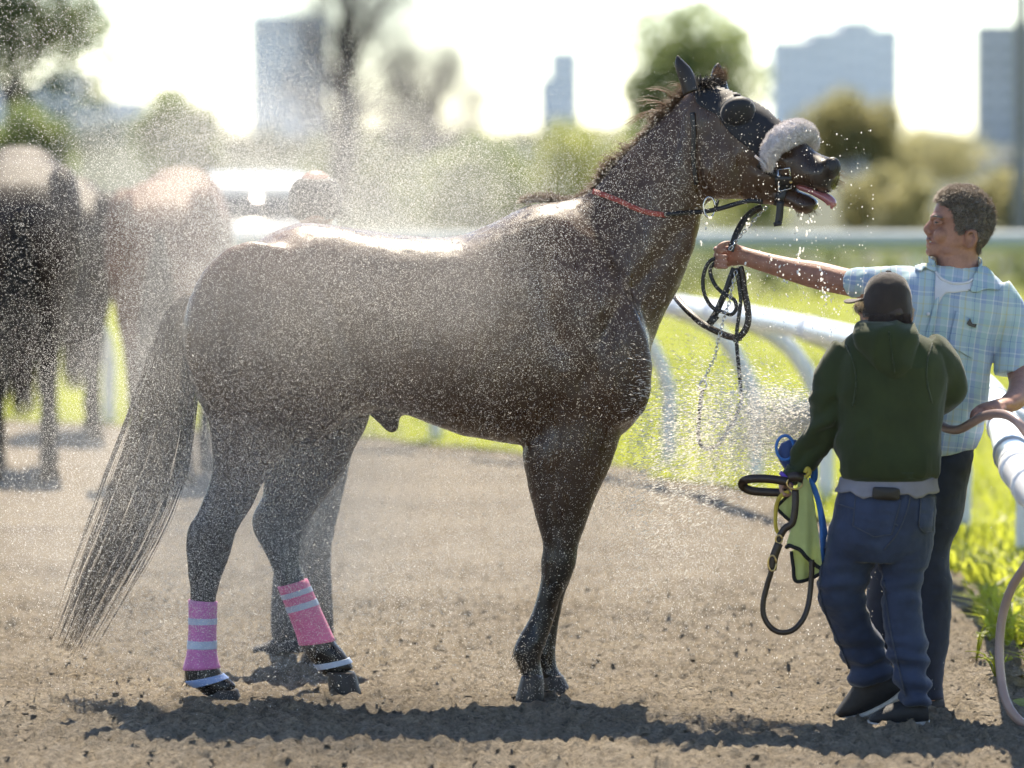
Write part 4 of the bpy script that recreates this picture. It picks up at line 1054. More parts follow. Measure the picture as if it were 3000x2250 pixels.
def mat_plaid():
    m, nt, out = new_mat('plaid_shirt'); L = nt.links
    tc = nt.nodes.new('ShaderNodeTexCoord'); mp = nt.nodes.new('ShaderNodeMapping'); mp.inputs['Rotation'].default_value = (0, math.radians(-7), 0)
    nz = N(nt, 'ShaderNodeTexNoise', Scale=6.0, Detail=2.0); L.new(tc.outputs['Object'], nz.inputs['Vector'])
    va = nt.nodes.new('ShaderNodeVectorMath'); va.operation = 'MULTIPLY_ADD'; L.new(nz.outputs['Color'], va.inputs[0]); va.inputs[1].default_value = (0.025,) * 3; L.new(tc.outputs['Object'], va.inputs[2])
    L.new(va.outputs[0], mp.inputs[0]); sp = nt.nodes.new('ShaderNodeSeparateXYZ'); L.new(mp.outputs[0], sp.inputs[0])
    aqua, blue, pale, yel, wht, navy = (0.38, 0.53, 0.56), (0.31, 0.40, 0.58), (0.50, 0.62, 0.64), (0.56, 0.57, 0.38), (0.66, 0.70, 0.72), (0.15, 0.23, 0.44)
    def band(sock, freq, cols):
        mu = N(nt, 'ShaderNodeMath'); mu.operation = 'MULTIPLY'; L.new(sock, mu.inputs[0]); mu.inputs[1].default_value = freq
        fr = N(nt, 'ShaderNodeMath'); fr.operation = 'FRACT'; L.new(mu.outputs[0], fr.inputs[0])
        r = nt.nodes.new('ShaderNodeValToRGB'); r.color_ramp.interpolation = 'CONSTANT'; e = r.color_ramp.elements
        while len(e) < len(cols): e.new(0.5)
        for el, (p, c) in zip(e, cols): el.position = p; el.color = tuple(c) + (1,)
        L.new(fr.outputs[0], r.inputs[0]); return r.outputs[0]
    cx_ = band(sp.outputs['X'], 7.3, [(0, aqua), (0.16, wht), (0.19, blue), (0.27, navy), (0.285, blue), (0.40, wht), (0.43, pale), (0.52, yel), (0.56, pale), (0.68, aqua), (0.74, navy), (0.755, aqua), (0.86, wht), (0.89, blue)])
    cz_ = band(sp.outputs['Z'], 6.1, [(0, pale), (0.12, yel), (0.15, pale), (0.3, blue), (0.36, wht), (0.39, blue), (0.48, aqua), (0.6, navy), (0.612, aqua), (0.72, wht), (0.76, pale), (0.86, yel), (0.9, aqua)])
    c = mix_rgb(nt, cx_, cz_, 0.42)
    n2 = N(nt, 'ShaderNodeTexNoise', Scale=300.0, Detail=2.0); L.new(tc.outputs['Object'], n2.inputs['Vector'])
    b = N(nt, 'ShaderNodeBsdfPrincipled', Roughness=0.9); b.inputs['Sheen Weight'].default_value = 0.15; L.new(c, b.inputs['Base Color'])
    bp = N(nt, 'ShaderNodeBump', Strength=0.2, Distance=0.002); L.new(n2.outputs['Fac'], bp.inputs['Height']); L.new(bp.outputs[0], b.inputs['Normal'])
    t = nt.nodes.new('ShaderNodeBsdfTranslucent'); L.new(c, t.inputs['Color']); mx = nt.nodes.new('ShaderNodeMixShader'); mx.inputs[0].default_value = 0.2
    L.new(b.outputs[0], mx.inputs[1]); L.new(t.outputs[0], mx.inputs[2]); L.new(mx.outputs[0], out.inputs['Surface']); return m
M_plaid = mat_plaid()

def A(pts, Y): return [at(p[0], p[1], Y + (p[2] if len(p) > 2 else 0)) for p in pts]
def folds(o, amp, scale, stretch, seed=0.0, ridged=0.0, oct=3):
    v = co(o); n = nrm(o); q = v * np.asarray(stretch) * scale + seed
    f = fbm(q, oct)
    if ridged: f = f * (1 - ridged) + ridged * (1 - 2 * np.abs(vnoise(q * 0.8 + 5.0)))
    setco(o, v + n * (amp * f)[:, None])
def hand_fingers(mb, chains, Y, r=0.0085):
    for c in chains: mb.tube(A(c, Y), [r * 1.1] + [r] * (len(c) - 2) + [r * 0.8], n=8, sub=3, roundcap=True)

# ------------------------------------------------------------------ man in the plaid shirt
MY = 17.65
man = empty('person', (at(2700, 2090, MY)[0], MY, 0))
mb = MB()
prof(mb, [(2798, 550, 2856, 553, .035), (2772, 560, 2870, 564, .056), (2753, 580, 2888, 582, .070), (2741, 605, 2906, 607, .076), (2730, 633, 2911, 636, .078), (2737, 650, 2910, 652, .077), (2735, 672, 2903, 676, .074), (2727, 697, 2890, 700, .070), (2723, 715, 2876, 716, .066), (2719, 736, 2862, 735, .056), (2727, 752, 2840, 748, .044)], MY, n=28, sub=5, p=2.25, egg=0.18)
prof(mb, [(2738, 715, 2872, 690, .055), (2740, 745, 2868, 735, .060), (2743, 785, 2866, 775, .064), (2730, 830, 2890, 830, .075), (2700, 870, 2930, 870, .09)], MY, n=22, sub=4)
# nose, brow, lips, chin, cheek, ear
mb.tube(A([(2732, 648), (2724, 660), (2716, 671), (2718, 681)], MY), [.011, .013, .016, .012], n=10, sub=4, rad2=[.010, .012, .013, .010], roundcap=True)
for s_ in (-1, 1):
    mb.ball(at(2725, 682, MY + s_ * .012), (.010, .008, .008)); mb.tube(A([(2731, 637, s_ * .01), (2737, 635, s_ * .035), (2756, 640, s_ * .058)], MY), [.009, .010, .007], n=8, sub=3, roundcap=True)
    mb.ball(at(2757, 690, MY + s_ * .045), (.026, .02, .026)); mb.ball(at(2800, 735, MY + s_ * .05), (.045, .012, .02))
mb.tube(A([(2721, 703, -.022), (2717, 702, 0), (2721, 703, .022)], MY), .0065, n=8, sub=4, roundcap=True)
mb.tube(A([(2722, 719, -.02), (2718, 718, 0), (2722, 719, .02)], MY), .0075, n=8, sub=4, roundcap=True)
mb.ball(at(2724, 738, MY), (.014, .022, .014))
for s_ in (-1, 1):
    mb.tube(A([(2832, 718, s_ * .074), (2832, 690, s_ * .083), (2843, 676, s_ * .092), (2858, 682, s_ * .098), (2860, 702, s_ * .096), (2848, 722, s_ * .085), (2836, 726, s_ * .076)], MY), [.006, .006, .007, .007, .007, .006, .005], n=8, sub=4, roundcap=True)
    mb.ball(at(2844, 700, MY + s_ * .078), (.016, .010, .024))
# torso and limbs under the clothes
prof(mb, [(2690, 830, 2900, 830, .06), (2620, 880, 2940, 880, .085), (2610, 1000, 2910, 1000, .10), (2620, 1150, 2875, 1150, .10), (2625, 1300, 2845, 1300, .10), (2622, 1420, 2835, 1420, .10), (2630, 1500, 2825, 1500, .09)], MY, n=20, sub=3)
mb.tube(A([(2650, 850), (2560, 838, .08), (2490, 828, .15), (2400, 808, .23), (2340, 795, .27), (2275, 778, .30), (2215, 761, .33), (2172, 748, .35)], MY), [.055, .050, .0455, .046, .041, .035, .031, .031], n=14, sub=5, roundcap=True, rad2=[.055, .052, .0455, .0465, .041, .035, .032, .030])
mb.tube(A([(2172, 748, .35), (2150, 748, .355), (2122, 750, .365)], MY), [.026, .022, .015], n=12, sub=3, rad2=[.033, .036, .035], hint=(0, 0, 1), roundcap=True)
hand_fingers(mb, [[(2135, y, .37), (2108, y + 1, .365), (2096, y + 3, .34), (2104, y + 6, .315), (2128, y + 8, .31)] for y in (726, 744, 760, 775)], MY)
hand_fingers(mb, [[(2170, 735, .34), (2148, 716, .33), (2126, 713, .32), (2108, 722, .31), (2103, 735, .308)]], MY, .0095)
mb.tube(A([(2935, 890), (2968, 980, -.02), (2985, 1080, -.06), (2992, 1125, -.12), (2978, 1165, -.22), (2955, 1182, -.28)], MY), [.055, .048, .042, .041, .037, .031], n=14, sub=4, roundcap=True)
mb.tube(A([(2955, 1182, -.28), (2930, 1184, -.32), (2900, 1190, -.35)], MY), [.028, .036, .040], n=12, sub=3, rad2=[.024, .018, .014], hint=(0, 0, 1), roundcap=True)
hand_fingers(mb, [[(2908, 1184, -.31), (2880, 1188, -.325), (2860, 1199, -.34), (2850, 1215, -.35)], [(2906, 1190, -.335), (2874, 1194, -.35), (2852, 1206, -.365), (2845, 1224, -.37)], [(2905, 1196, -.355), (2876, 1202, -.375), (2856, 1214, -.39), (2850, 1232, -.395)], [(2908, 1204, -.375), (2884, 1212, -.395), (2868, 1224, -.41), (2862, 1238, -.41)]], MY)
hand_fingers(mb, [[(2940, 1196, -.36), (2920, 1212, -.40), (2900, 1222, -.42), (2886, 1226, -.42)]], MY, .0095)
for ch in ([(2750, 1480), (2718, 1660), (2718, 1800), (2712, 1960), (2714, 2050)], [(2660, 1480, .03), (2602, 1660, .09), (2586, 1780, .12), (2574, 1900, .14), (2570, 2040, .15)]):
    mb.tube(A(ch, MY), [.07, .05, .042, .034, .034], n=12, sub=3, roundcap=True)
mbody = fuse('body', mb, 0.0045, 3, M_skin, man)
MBV = bvh_of(mbody)
# eye, brow, mouth
for (dx, dY) in ((0, -.044),):
    build('eye', MB().ball(at(2746, 651, MY + dY - .012), (.008, .008, .004)), M_eye, man)
build('upper_eyelid', MB().tube(A([(2736, 650, -.038), (2745, 646, -.058), (2758, 650, -.066)], MY), [.003, .005, .003], n=8, sub=4, roundcap=True), M_skin, man)
build('lower_eyelid', MB().tube(A([(2737, 654, -.038), (2746, 656, -.057), (2758, 653, -.066)], MY), [.003, .0045, .003], n=8, sub=4, roundcap=True), M_skin, man)
build('eyebrow', MB().tube(A([(2731, 638, -.02), (2738, 633, -.045), (2760, 638, -.066)], MY), [.003, .005, .003], n=8, sub=4, rad2=[.003, .004, .002], roundcap=True), M_mhair_d, man)
build('mouth', MB().tube(A([(2719, 711, -.006), (2727, 712, -.028), (2740, 714, -.045)], MY), [.003, .0028, .001], n=8, sub=4, roundcap=True), M_lips, man)
build('teeth', MB().tube(A([(2720, 708, -.004), (2726, 709, -.024)], MY), .0035, n=8, sub=2, roundcap=True), M_teeth, man)
# hair: skull cap shell plus strands
hair_poly = [(2744, 592), (2754, 566), (2775, 548), (2800, 537), (2830, 533), (2862, 545), (2892, 570), (2912, 605), (2918, 640), (2910, 676), (2894, 710), (2876, 738), (2862, 744), (2858, 722), (2864, 700), (2862, 680), (2850, 672), (2832, 676), (2822, 690), (2806, 684), (2798, 664), (2794, 640), (2786, 620), (2772, 606), (2756, 600)]
V = co(mbody); Nn = nrm(mbody)
pxv = V[:, 0] / V[:, 1] * FPX + CX; zz = V[:, 2]
yv = HZ + (CAMH - zz) / V[:, 1] * FPX
scalp = inpoly(crom(np.vstack([hair_poly, hair_poly[:1]]), 3), pxv, yv) & (np.abs(V[:, 1] - MY) < .11) | ((yv < 560) & (yv > 520) & (pxv > 2740))
me = mbody.data; fs = [tuple(p.vertices) for p in me.polygons if all(scalp[i] for i in p.vertices)]
use = sorted(set(i for f in fs for i in f)); remap = {k: i for i, k in enumerate(use)}
hv = V[use] + Nn[use] * (0.0035 + 0.002 * fbm(V[use] * 45, 2))[:, None]
hairo = build('hair', MB().add(hv, [tuple(remap[i] for i in f) for f in fs]), M_mhair_d, man)
k = rng.choice(use, 7000); b0 = V[k] + Nn[k] * .004; back = sstep(2760, 2900, pxv[k])[:, None]; low = sstep(600, 690, yv[k])[:, None]
flow = np.array([-0.35, 0, .5]) * (1 - low) + np.array([0.25, 0, -1.0]) * low
d = Nn[k] * (0.9 - 0.5 * low) + flow * .8 + 0.35 * rng.normal(size=(len(k), 3)); d /= np.linalg.norm(d, axis=1, keepdims=True)
ln = (0.005 + 0.009 * rng.random((len(k), 1))) * (1 - .55 * low)
bend = rng.normal(size=(len(k), 3)) * .004
strands('hair_strands', None, np.stack([b0, b0 + d * ln * .5 + bend, b0 + d * ln + bend * .5 + np.array([-.004, 0, -.002])], 1), .0011, .0004, M_mhair, hairo, 'stuff')

# plaid shirt
mb = MB()
prof(mb, [(2700, 778, 2886, 778, .062), (2672, 792, 2902, 796, .078), (2628, 812, 2938, 828, .094), (2592, 850, 2960, 862, .112), (2580, 920, 2955, 930, .125), (2590, 1000, 2925, 1000, .132), (2598, 1080, 2900, 1080, .132), (2600, 1180, 2890, 1180, .130), (2602, 1270, 2878, 1262, .130), (2604, 1330, 2862, 1306, .132), (2604, 1352, 2858, 1316, .130)], MY, n=30, sub=5, p=2.4)
mb.tube(A([(2680, 850), (2610, 832, .04), (2555, 826, .075), (2510, 829, .11), (2493, 831, .125)], MY), [.070, .062, .053, .050, .050], n=18, sub=5, rad2=[.075, .060, .050, .047, .047])
mb.tube(A([(2905, 860), (2952, 925, -.01), (2968, 1000, -.03), (2966, 1060, -.05), (2965, 1098, -.06)], MY), [.075, .066, .058, .057, .058], n=18, sub=5)
shirt = fuse('shirt', mb, 0.0065, 5, M_plaid, man)
folds(shirt, .006, 9, (1, 1, .55), 3.0, ridged=.5); folds(shirt, .0018, 30, (1, 1, .6), 8.0)
SV = bvh_of(shirt)
tee = patch('undershirt', SV, [(2742, 792), (2752, 812), (2785, 828), (2830, 830), (2852, 820), (2846, 848), (2800, 858), (2768, 862), (2742, 900), (2738, 860)], .0015, .003, M_tee, man, res=4)
build('tee_neckband', MB().tube([hit(SV, x, y)[0] + hit(SV, x, y)[1] * .005 for x, y in ((2744, 800), (2758, 818), (2790, 831), (2830, 830), (2848, 820))], .005, n=8, sub=4, roundcap=True), M_tee, tee)
patch('collar', SV, [(2690, 752 + 22), (2738, 776), (2742, 800), (2712, 790), (2700, 800), (2682, 792)], .006, .004, M_plaid, man, res=3.5)
patch('collar', SV, [(2852, 808), (2872, 785), (2900, 800), (2930, 850), (2888, 850), (2862, 858), (2842, 854), (2848, 830)], .006, .004, M_plaid, man, res=3.5)
build('collar_stand', MB().ribbon(A([(2736, 778, -.075), (2722, 768, -.03), (2735, 758, .05), (2800, 752, .085), (2862, 765, .06), (2876, 780, -.02), (2866, 800, -.075)], MY), .032, .004, (0, 0, 1), sub=5), M_plaid, man)
patch('placket', SV, [(2738, 880), (2752, 872), (2742, 930), (2722, 1020), (2712, 1100), (2700, 1100), (2708, 1000), (2726, 930)], .003, .003, M_plaid, man, res=4)
for x, y in ((2719, 920 + 0), (2716, 1010), (2708, 1090)):
    h = hit(SV, x, y); build('button', MB().tube([h[0], h[0] + h[1] * .006], .006, n=12, sub=1), M_tee, man)
pk = patch('chest_pocket', SV, [(2800, 910), (2868, 958), (2846, 1050), (2776, 1010)], .002, .003, M_plaid, man, res=4, sub=1)
h = hit(SV, 2840, 940); build('pocket_clip', MB().add(A([(2832, 948, 0), (2842, 932, 0), (2848, 948, 0), (2862, 950, 0), (2858, 960, 0), (2838, 954, 0)], h[0][1] - .012) + A([(2832, 948, 0), (2842, 932, 0), (2848, 948, 0), (2862, 950, 0), (2858, 960, 0), (2838, 954, 0)], h[0][1] + .004), [(0, 1, 2, 3, 4, 5), (11, 10, 9, 8, 7, 6)] + [(i, (i + 1) % 6, (i + 1) % 6 + 6, i + 6) for i in range(6)]), M_dark, man, smooth=False)
# jeans, shoes
mb = MB()
prof(mb, [(2615, 1290, 2852, 1290, .12), (2612, 1360, 2848, 1345, .125), (2612, 1430, 2832, 1425, .128), (2620, 1500, 2818, 1500, .12), (2640, 1560, 2805, 1560, .10)], MY, n=26, sub=4, p=2.3)
prof(mb, [(2690, 1450, 2826, 1450, .105), (2676, 1530, 2815, 1530, .10), (2660, 1590, 2788, 1585, .092), (2650, 1650, 2780, 1650, .085), (2650, 1710, 2790, 1705, .080), (2652, 1790, 2787, 1792, .075), (2654, 1860, 2781, 1853, .07), (2658, 1945, 2768, 1943, .064), (2662, 2005, 2762, 2012, .060), (2660, 2045, 2768, 2048, .060)], MY, n=22, sub=4)
prof(mb, [(2612, 1450, 2740, 1450, .10, .03), (2580, 1560, 2700, 1560, .09, .06), (2548, 1660, 2655, 1660, .078, .09), (2540, 1760, 2635, 1760, .07, .12), (2530, 1880, 2622, 1880, .06, .14), (2526, 1990, 2616, 1990, .055, .15), (2524, 2030, 2618, 2030, .055, .15)], MY, n=22, sub=4)
jm = fuse('jeans', mb, 0.0075, 4, M_denim2, man); folds(jm, .005, 11, (1, 1, 1.3), 1.0, ridged=.6); folds(jm, .002, 30, (1, 1, 1.4), 4.0)
for (x, dY) in ((2722, 0), (2575, .15)):
    u = MB(); prof(u, [(x + 40, 2035, x + 48, 2086, .035, dY + .03), (x + 20, 2030, x + 30, 2092, .042, dY), (x - 20, 2045, x - 14, 2098, .045, dY - .05), (x - 40, 2068, x - 34, 2102, .042, dY - .10), (x - 50, 2085, x - 46, 2104, .025, dY - .15)], MY + .03, n=16, sub=4)
    sh = build('shoe', u, M_shoe, man); w = MB(); prof(w, [(x + 50, 2080, x + 51, 2092, .036, dY + .03), (x + 20, 2086, x + 21, 2098, .045, dY), (x - 20, 2094, x - 20, 2105, .046, dY - .05), (x - 52, 2100, x - 52, 2109, .03, dY - .13)], MY + .03, n=14, sub=3); build('sole', w, M_solek, sh)
tag(man, 'man in pale blue plaid short-sleeved shirt stretching an arm towards the horse', 'person')

# ------------------------------------------------------------------ person in the green hoodie
GP = 17.15
gp = empty('person', (at(2620, 2130, GP)[0], GP, 0))
mb = MB()
mb.ball(at(2602, 890, GP + .01), (.071, .088, .100), n=20, m=14)
mb.tube(A([(2603, 930), (2604, 965, -.005), (2606, 1010, -.01)], GP), [.058, .058, .07], n=14, sub=3)
mb.ball(at(2546, 925, GP + .03), (.030, .05, .05)); mb.ball(at(2536, 945, GP + .05), (.018, .03, .03))     # cheek and jaw
mb.tube(A([(2534, 905, .06), (2522, 915, .085), (2528, 925, .08)], GP), [.010, .012, .008], n=8, sub=3, roundcap=True)   # nose
for (x, dY) in ((2558, -.045), (2668, .03)):
    mb.ball(at(x, 925, GP + dY), (.010, .018, .026))
prof(mb, [(2510, 1020, 2690, 1020, .07), (2470, 1090, 2740, 1090, .09), (2470, 1250, 2725, 1250, .10), (2475, 1400, 2725, 1400, .11), (2465, 1520, 2715, 1520, .11), (2480, 1590, 2700, 1590, .10)], GP, n=18, sub=3)
mb.tube(A([(2495, 1060), (2455, 1140), (2428, 1220), (2390, 1300, .03), (2345, 1365, .05), (2318, 1392, .05), (2304, 1405, .05)], GP), [.045, .04, .034, .029, .025, .024, .025], n=12, sub=4, roundcap=True)
mb.tube(A([(2304, 1405, .05), (2300, 1420, .045), (2298, 1434, .04)], GP), [.020, .021, .018], n=10, sub=3, rad2=[.026, .034, .034], hint=(0, 1, 0), roundcap=True)
hand_fingers(mb, [[(2296, 1420, .01 + .018 * i), (2288, 1434 - i, .0 + .018 * i), (2300, 1450 - i, -.008 + .018 * i), (2316, 1446 - i, .0 + .018 * i)] for i in range(4)], GP, .008)
hand_fingers(mb, [[(2300, 1405, .01), (2312, 1420, -.012), (2322, 1434, -.014)]], GP, .009)
mb.tube(A([(2715, 1060), (2755, 1105, .02), (2772, 1140, .05), (2738, 1170, .17), (2700, 1200, .27), (2690, 1206, .30)], GP), [.045, .036, .03, .028, .026, .024], n=12, sub=4, roundcap=True)
mb.ball(at(2686, 1206, GP + .34), (.035, .04, .03))
hand_fingers(mb, [[(2690, 1194 + 9 * i, .35), (2672, 1196 + 9 * i, .38), (2662, 1204 + 9 * i, .37), (2672, 1212 + 9 * i, .345)] for i in range(4)], GP, .008)
hand_fingers(mb, [[(2700, 1195, .31), (2680, 1186, .33), (2664, 1192, .335)]], GP, .009)
mb.tube(A([(2510, 1560), (2490, 1650, .025), (2465, 1742, .05), (2505, 1840, .12), (2538, 1920, .175), (2554, 1960, .19)], GP), [.07, .06, .05, .045, .036, .034], n=12, sub=3, roundcap=True)
mb.tube(A([(2650, 1560), (2642, 1680), (2642, 1760), (2662, 1920), (2680, 2010), (2685, 2075)], GP), [.07, .055, .05, .042, .035, .034], n=12, sub=3, roundcap=True)
gbody = fuse('body', mb, 0.0045, 3, M_skin2, gp)
# hair under the cap
hb = MB(); hb.ball(at(2606, 918, GP - .012), (.064, .085, .058), n=18, m=10); hb.tube(A([(2606, 930, -.03), (2608, 965, -.03), (2610, 985, -.04)], GP), [.062, .06, .05], n=14, sub=3)
hr = fuse('hair', hb, .006, 3, M_whair, gp); folds(hr, .003, 40, (1, 1, .3), 2.0)
P = []
for i in range(700):
    x = random.uniform(2545, 2668); b = at(x, random.uniform(918, 950), GP - .065 - .03 * (1 - ((x - 2606) / 62) ** 2)); e = b + (random.gauss(0, .006), random.uniform(-.012, .004), -random.uniform(.015, .04)); P.append([b, (b + e) / 2, e])
for i in range(60):
    b = at(random.uniform(2510, 2528), random.uniform(885, 900), GP + random.uniform(-.02, .05)); e = b + (random.uniform(-.012, .004), random.gauss(0, .006), -random.uniform(.01, .03)); P.append([b, (b + e) / 2 + (-.003, 0, 0), e])
strands('hair_strands', None, P, .0012, .0005, M_whair, hr, 'stuff')
P = []
for i in range(90):
    b = at(random.uniform(2508, 2530), random.uniform(883, 900), GP + random.uniform(-.06, .0)); e = b + (random.uniform(-.014, .006), random.gauss(0, .006), -random.uniform(.01, .025)); P.append([b, (b + e) / 2 + (-.003, 0, 0), e])
for i in range(40):
    b = at(random.uniform(2664, 2672), random.uniform(898, 915), GP + random.uniform(-.03, .02)); e = b + (random.uniform(-.002, .012), random.gauss(0, .006), -random.uniform(.005, .02)); P.append([b, (b + e) / 2 + (.003, 0, 0), e])
strands('fair_wisps', None, P, .0012, .0005, M_fairhair, hr, 'stuff')
# sunglasses at the temple, earring
build('sunglasses', MB().tube(A([(2512, 905, .05), (2516, 908, .02), (2535, 908, -.03), (2556, 908, -.055)], GP), [.011, .009, .0035, .003], n=8, sub=4, roundcap=True), M_dark, gp)
er = [at(2553 + 5 * math.cos(a), 952 + 8 * math.sin(a), GP - .06) for a in np.linspace(0, 2 * np.pi, 13)]; build('earring', MB().tube(er, .0015, n=6, sub=1), M_steel, gp)
# cap: six gores, button, brim
def dome(rows, dY=0):
    m_ = MB(); prof(m_, rows, GP + dY, n=48, sub=6, p=2.05); return m_
cap_rows = [(2592, 797, 2614, 797, .012), (2578, 800, 2628, 800, .032), (2556, 812, 2648, 812, .058), (2540, 832, 2662, 832, .076), (2530, 862, 2671, 862, .088), (2526, 895, 2674, 895, .094), (2527, 915, 2673, 915, .094), (2529, 928, 2671, 930, .092)]
capo = build('cap', dome(cap_rows), M_cap, gp)
v = co(capo); c0 = at(2602, 870, GP); an = np.arctan2(v[:, 1] - c0[1], v[:, 0] - c0[0]); gore = np.abs(np.sin(an * 3 + .5)); v[:, :2] = c0[:2] + (v[:, :2] - c0[:2]) * (0.985 + 0.022 * gore ** .35)[:, None]; setco(capo, v + nrm(capo) * (0.0022 * fbm(v * 28, 3))[:, None])
build('cap_button', MB().ball(at(2603, 796, GP), (.010, .010, .005)), M_cap, capo)
mb = MB(); R = []; ang = np.linspace(0, 2 * np.pi, 30, endpoint=False)
cb = at(2532, 868, GP + .05); u = unit(np.array([-.78, .55, -.20])); w = unit(np.array([.55, .78, 0])); up = np.cross(w, u); up = up if up[2] > 0 else -up
for h0, s_ in ((-.003, .93), (-.002, 1.0), (.002, 1.0), (.003, .93)):
    R.append(np.array([cb + u * (.062 * math.cos(a) * s_) + w * (.078 * math.sin(a) * s_) + up * (h0 - .018 * math.sin(a) ** 2) for a in ang]))
build('brim', mb.rings(R), M_brim, capo)
CB = bvh_of(capo); strap('cap_band', CB, [(2534, 922), (2560, 926), (2605, 929), (2650, 927), (2668, 922)], 9, .001, .003, M_cap, capo)

# hoodie
mb = MB()
prof(mb, [(2530, 958, 2668, 958, .062), (2508, 976, 2690, 976, .080), (2476, 1002, 2728, 1000, .098), (2446, 1045, 2762, 1042, .118), (2438, 1100, 2772, 1095, .130), (2442, 1200, 2760, 1190, .138), (2447, 1300, 2750, 1290, .145), (2455, 1360, 2746, 1355, .148), (2462, 1392, 2744, 1390, .140)], GP, n=34, sub=5, p=2.4)
mb.tube(A([(2500, 1035), (2468, 1085), (2438, 1160), (2420, 1225), (2402, 1275, .02), (2370, 1325, .04), (2338, 1370, .05), (2322, 1390, .05)], GP), [.075, .070, .063, .062, .058, .050, .039, .032], n=18, sub=5)
mb.ball(at(2392, 1212, GP), (.034, .05, .035)); mb.ball(at(2352, 1318, GP + .04), (.026, .045, .03))
mb.tube(A([(2700, 1035), (2745, 1075, .01), (2775, 1118, .03), (2778, 1150, .06), (2735, 1172, .17), (2695, 1200, .25)], GP), [.075, .068, .056, .053, .048, .036], n=18, sub=5)
prof(mb, [(2515, 948, 2680, 945, .050, -.05), (2502, 975, 2690, 970, .060, -.08), (2516, 1015, 2684, 1010, .055, -.095), (2548, 1055, 2670, 1055, .045, -.105), (2585, 1085, 2652, 1085, .032, -.115), (2612, 1104, 2632, 1104, .012, -.12)], GP, n=26, sub=5, p=2.2)
hd = fuse('hoodie', mb, 0.0062, 4, M_hoodie, gp)
relax(hd, lambda v: sstep(at(0, 1130, GP)[2], at(0, 1170, GP)[2], v[:, 2]) * 0 + .3, 3)
folds(hd, .013, 7, (1.3, 1, .6), 11.0, ridged=.85); folds(hd, .006, 17, (1, 1, .8), 5.0, ridged=.85)
# deeper creases at the elbow and wrist
v = co(hd); n_ = nrm(hd); px_v = v[:, 0] / v[:, 1] * FPX + CX; py_v = HZ + (CAMH - v[:, 2]) / v[:, 1] * FPX
arm = (1 - sstep(2440, 2475, px_v)) * sstep(1120, 1180, py_v); t_ = (px_v - 2300) * .55 + (py_v - 1100) * .85
setco(hd, v + n_ * (arm * .009 * np.sin(t_ / 13.0 + 1.5 * fbm(v * 12, 2)))[:, None])
HV = bvh_of(hd)
wb = MB(); prof(wb, [(2458, 1378, 2747, 1376, .150), (2464, 1392, 2744, 1390, .147), (2466, 1404, 2742, 1403, .142)], GP, n=40, sub=3, p=2.4); build('waistband', wb, M_rib, gp)
cf = MB().tube(A([(2332, 1378, .05), (2318, 1396, .05), (2310, 1405, .05)], GP), [.034, .031, .030], n=16, sub=3); build('cuff', cf, M_rib, gp)
build('wristband', MB().tube(A([(2310, 1398, .05), (2302, 1407, .05)], GP), [.0315, .0305], n=16, sub=2), M_purple, gp)
strap('hood_seam', HV, [(2604, 972), (2610, 1010), (2616, 1050), (2621, 1090)], 4, .0005, .0025, M_rib, gp)
strap('shoulder_seam', HV, [(2478, 1012), (2500, 1060), (2508, 1120), (2500, 1190)], 4, .0005, .002, M_rib, gp)
strap('shoulder_seam', HV, [(2732, 1005), (2716, 1060), (2716, 1120), (2730, 1180)], 4, .0005, .002, M_rib, gp)
# tee hem
tb = MB(); prof(tb, [(2462, 1398, 2745, 1396, .138), (2456, 1420, 2746, 1418, .143), (2446, 1444, 2750, 1440, .147)], GP, n=40, sub=4, p=2.3)
th = build('tee_hem', tb, M_tee2, gp); folds(th, .006, 14, (1, 1, .5), 2.0, ridged=.4)
# jeans
mb = MB()
prof(mb, [(2462, 1420, 2738, 1418, .125), (2448, 1470, 2740, 1470, .142), (2438, 1530, 2735, 1530, .148), (2428, 1590, 2730, 1590, .138), (2440, 1640, 2712, 1640, .105)], GP, n=30, sub=4, p=2.3)
prof(mb, [(2432, 1540, 2585, 1540, .12, .0), (2418, 1610, 2572, 1610, .105, .01), (2402, 1680, 2550, 1680, .092, .03), (2398, 1740, 2532, 1748, .084, .05), (2415, 1800, 2545, 1795, .078, .09), (2445, 1868, 2572, 1852, .073, .14), (2476, 1938, 2600, 1908, .070, .18), (2490, 1984, 2618, 1954, .071, .20), (2504, 2018, 2628, 1990, .072, .215)], GP, n=24, sub=4)
prof(mb, [(2570, 1540, 2735, 1540, .12), (2574, 1610, 2728, 1610, .105), (2580, 1680, 2706, 1680, .092), (2586, 1750, 2696, 1750, .084), (2592, 1830, 2708, 1830, .078), (2604, 1920, 2718, 1920, .074), (2630, 2005, 2722, 2005, .070), (2645, 2060, 2723, 2072, .068)], GP, n=24, sub=4)
jn = fuse('jeans', mb, 0.0070, 4, M_denim, gp)
folds(jn, .006, 12, (1, 1, 1.5), 1.7, ridged=.8); folds(jn, .003, 30, (1, 1, 1.6), 6.0, ridged=.4)
v = co(jn); n_ = nrm(jn); py_v = HZ + (CAMH - v[:, 2]) / v[:, 1] * FPX; low = sstep(1830, 1960, py_v); kn = np.exp(-((py_v - 1720) / 60) ** 2)
setco(jn, v + n_ * ((low * .008 + kn * .005) * np.sin(py_v / 9.0 + 2.2 * fbm(v * 9, 2)))[:, None])
JV = bvh_of(jn)
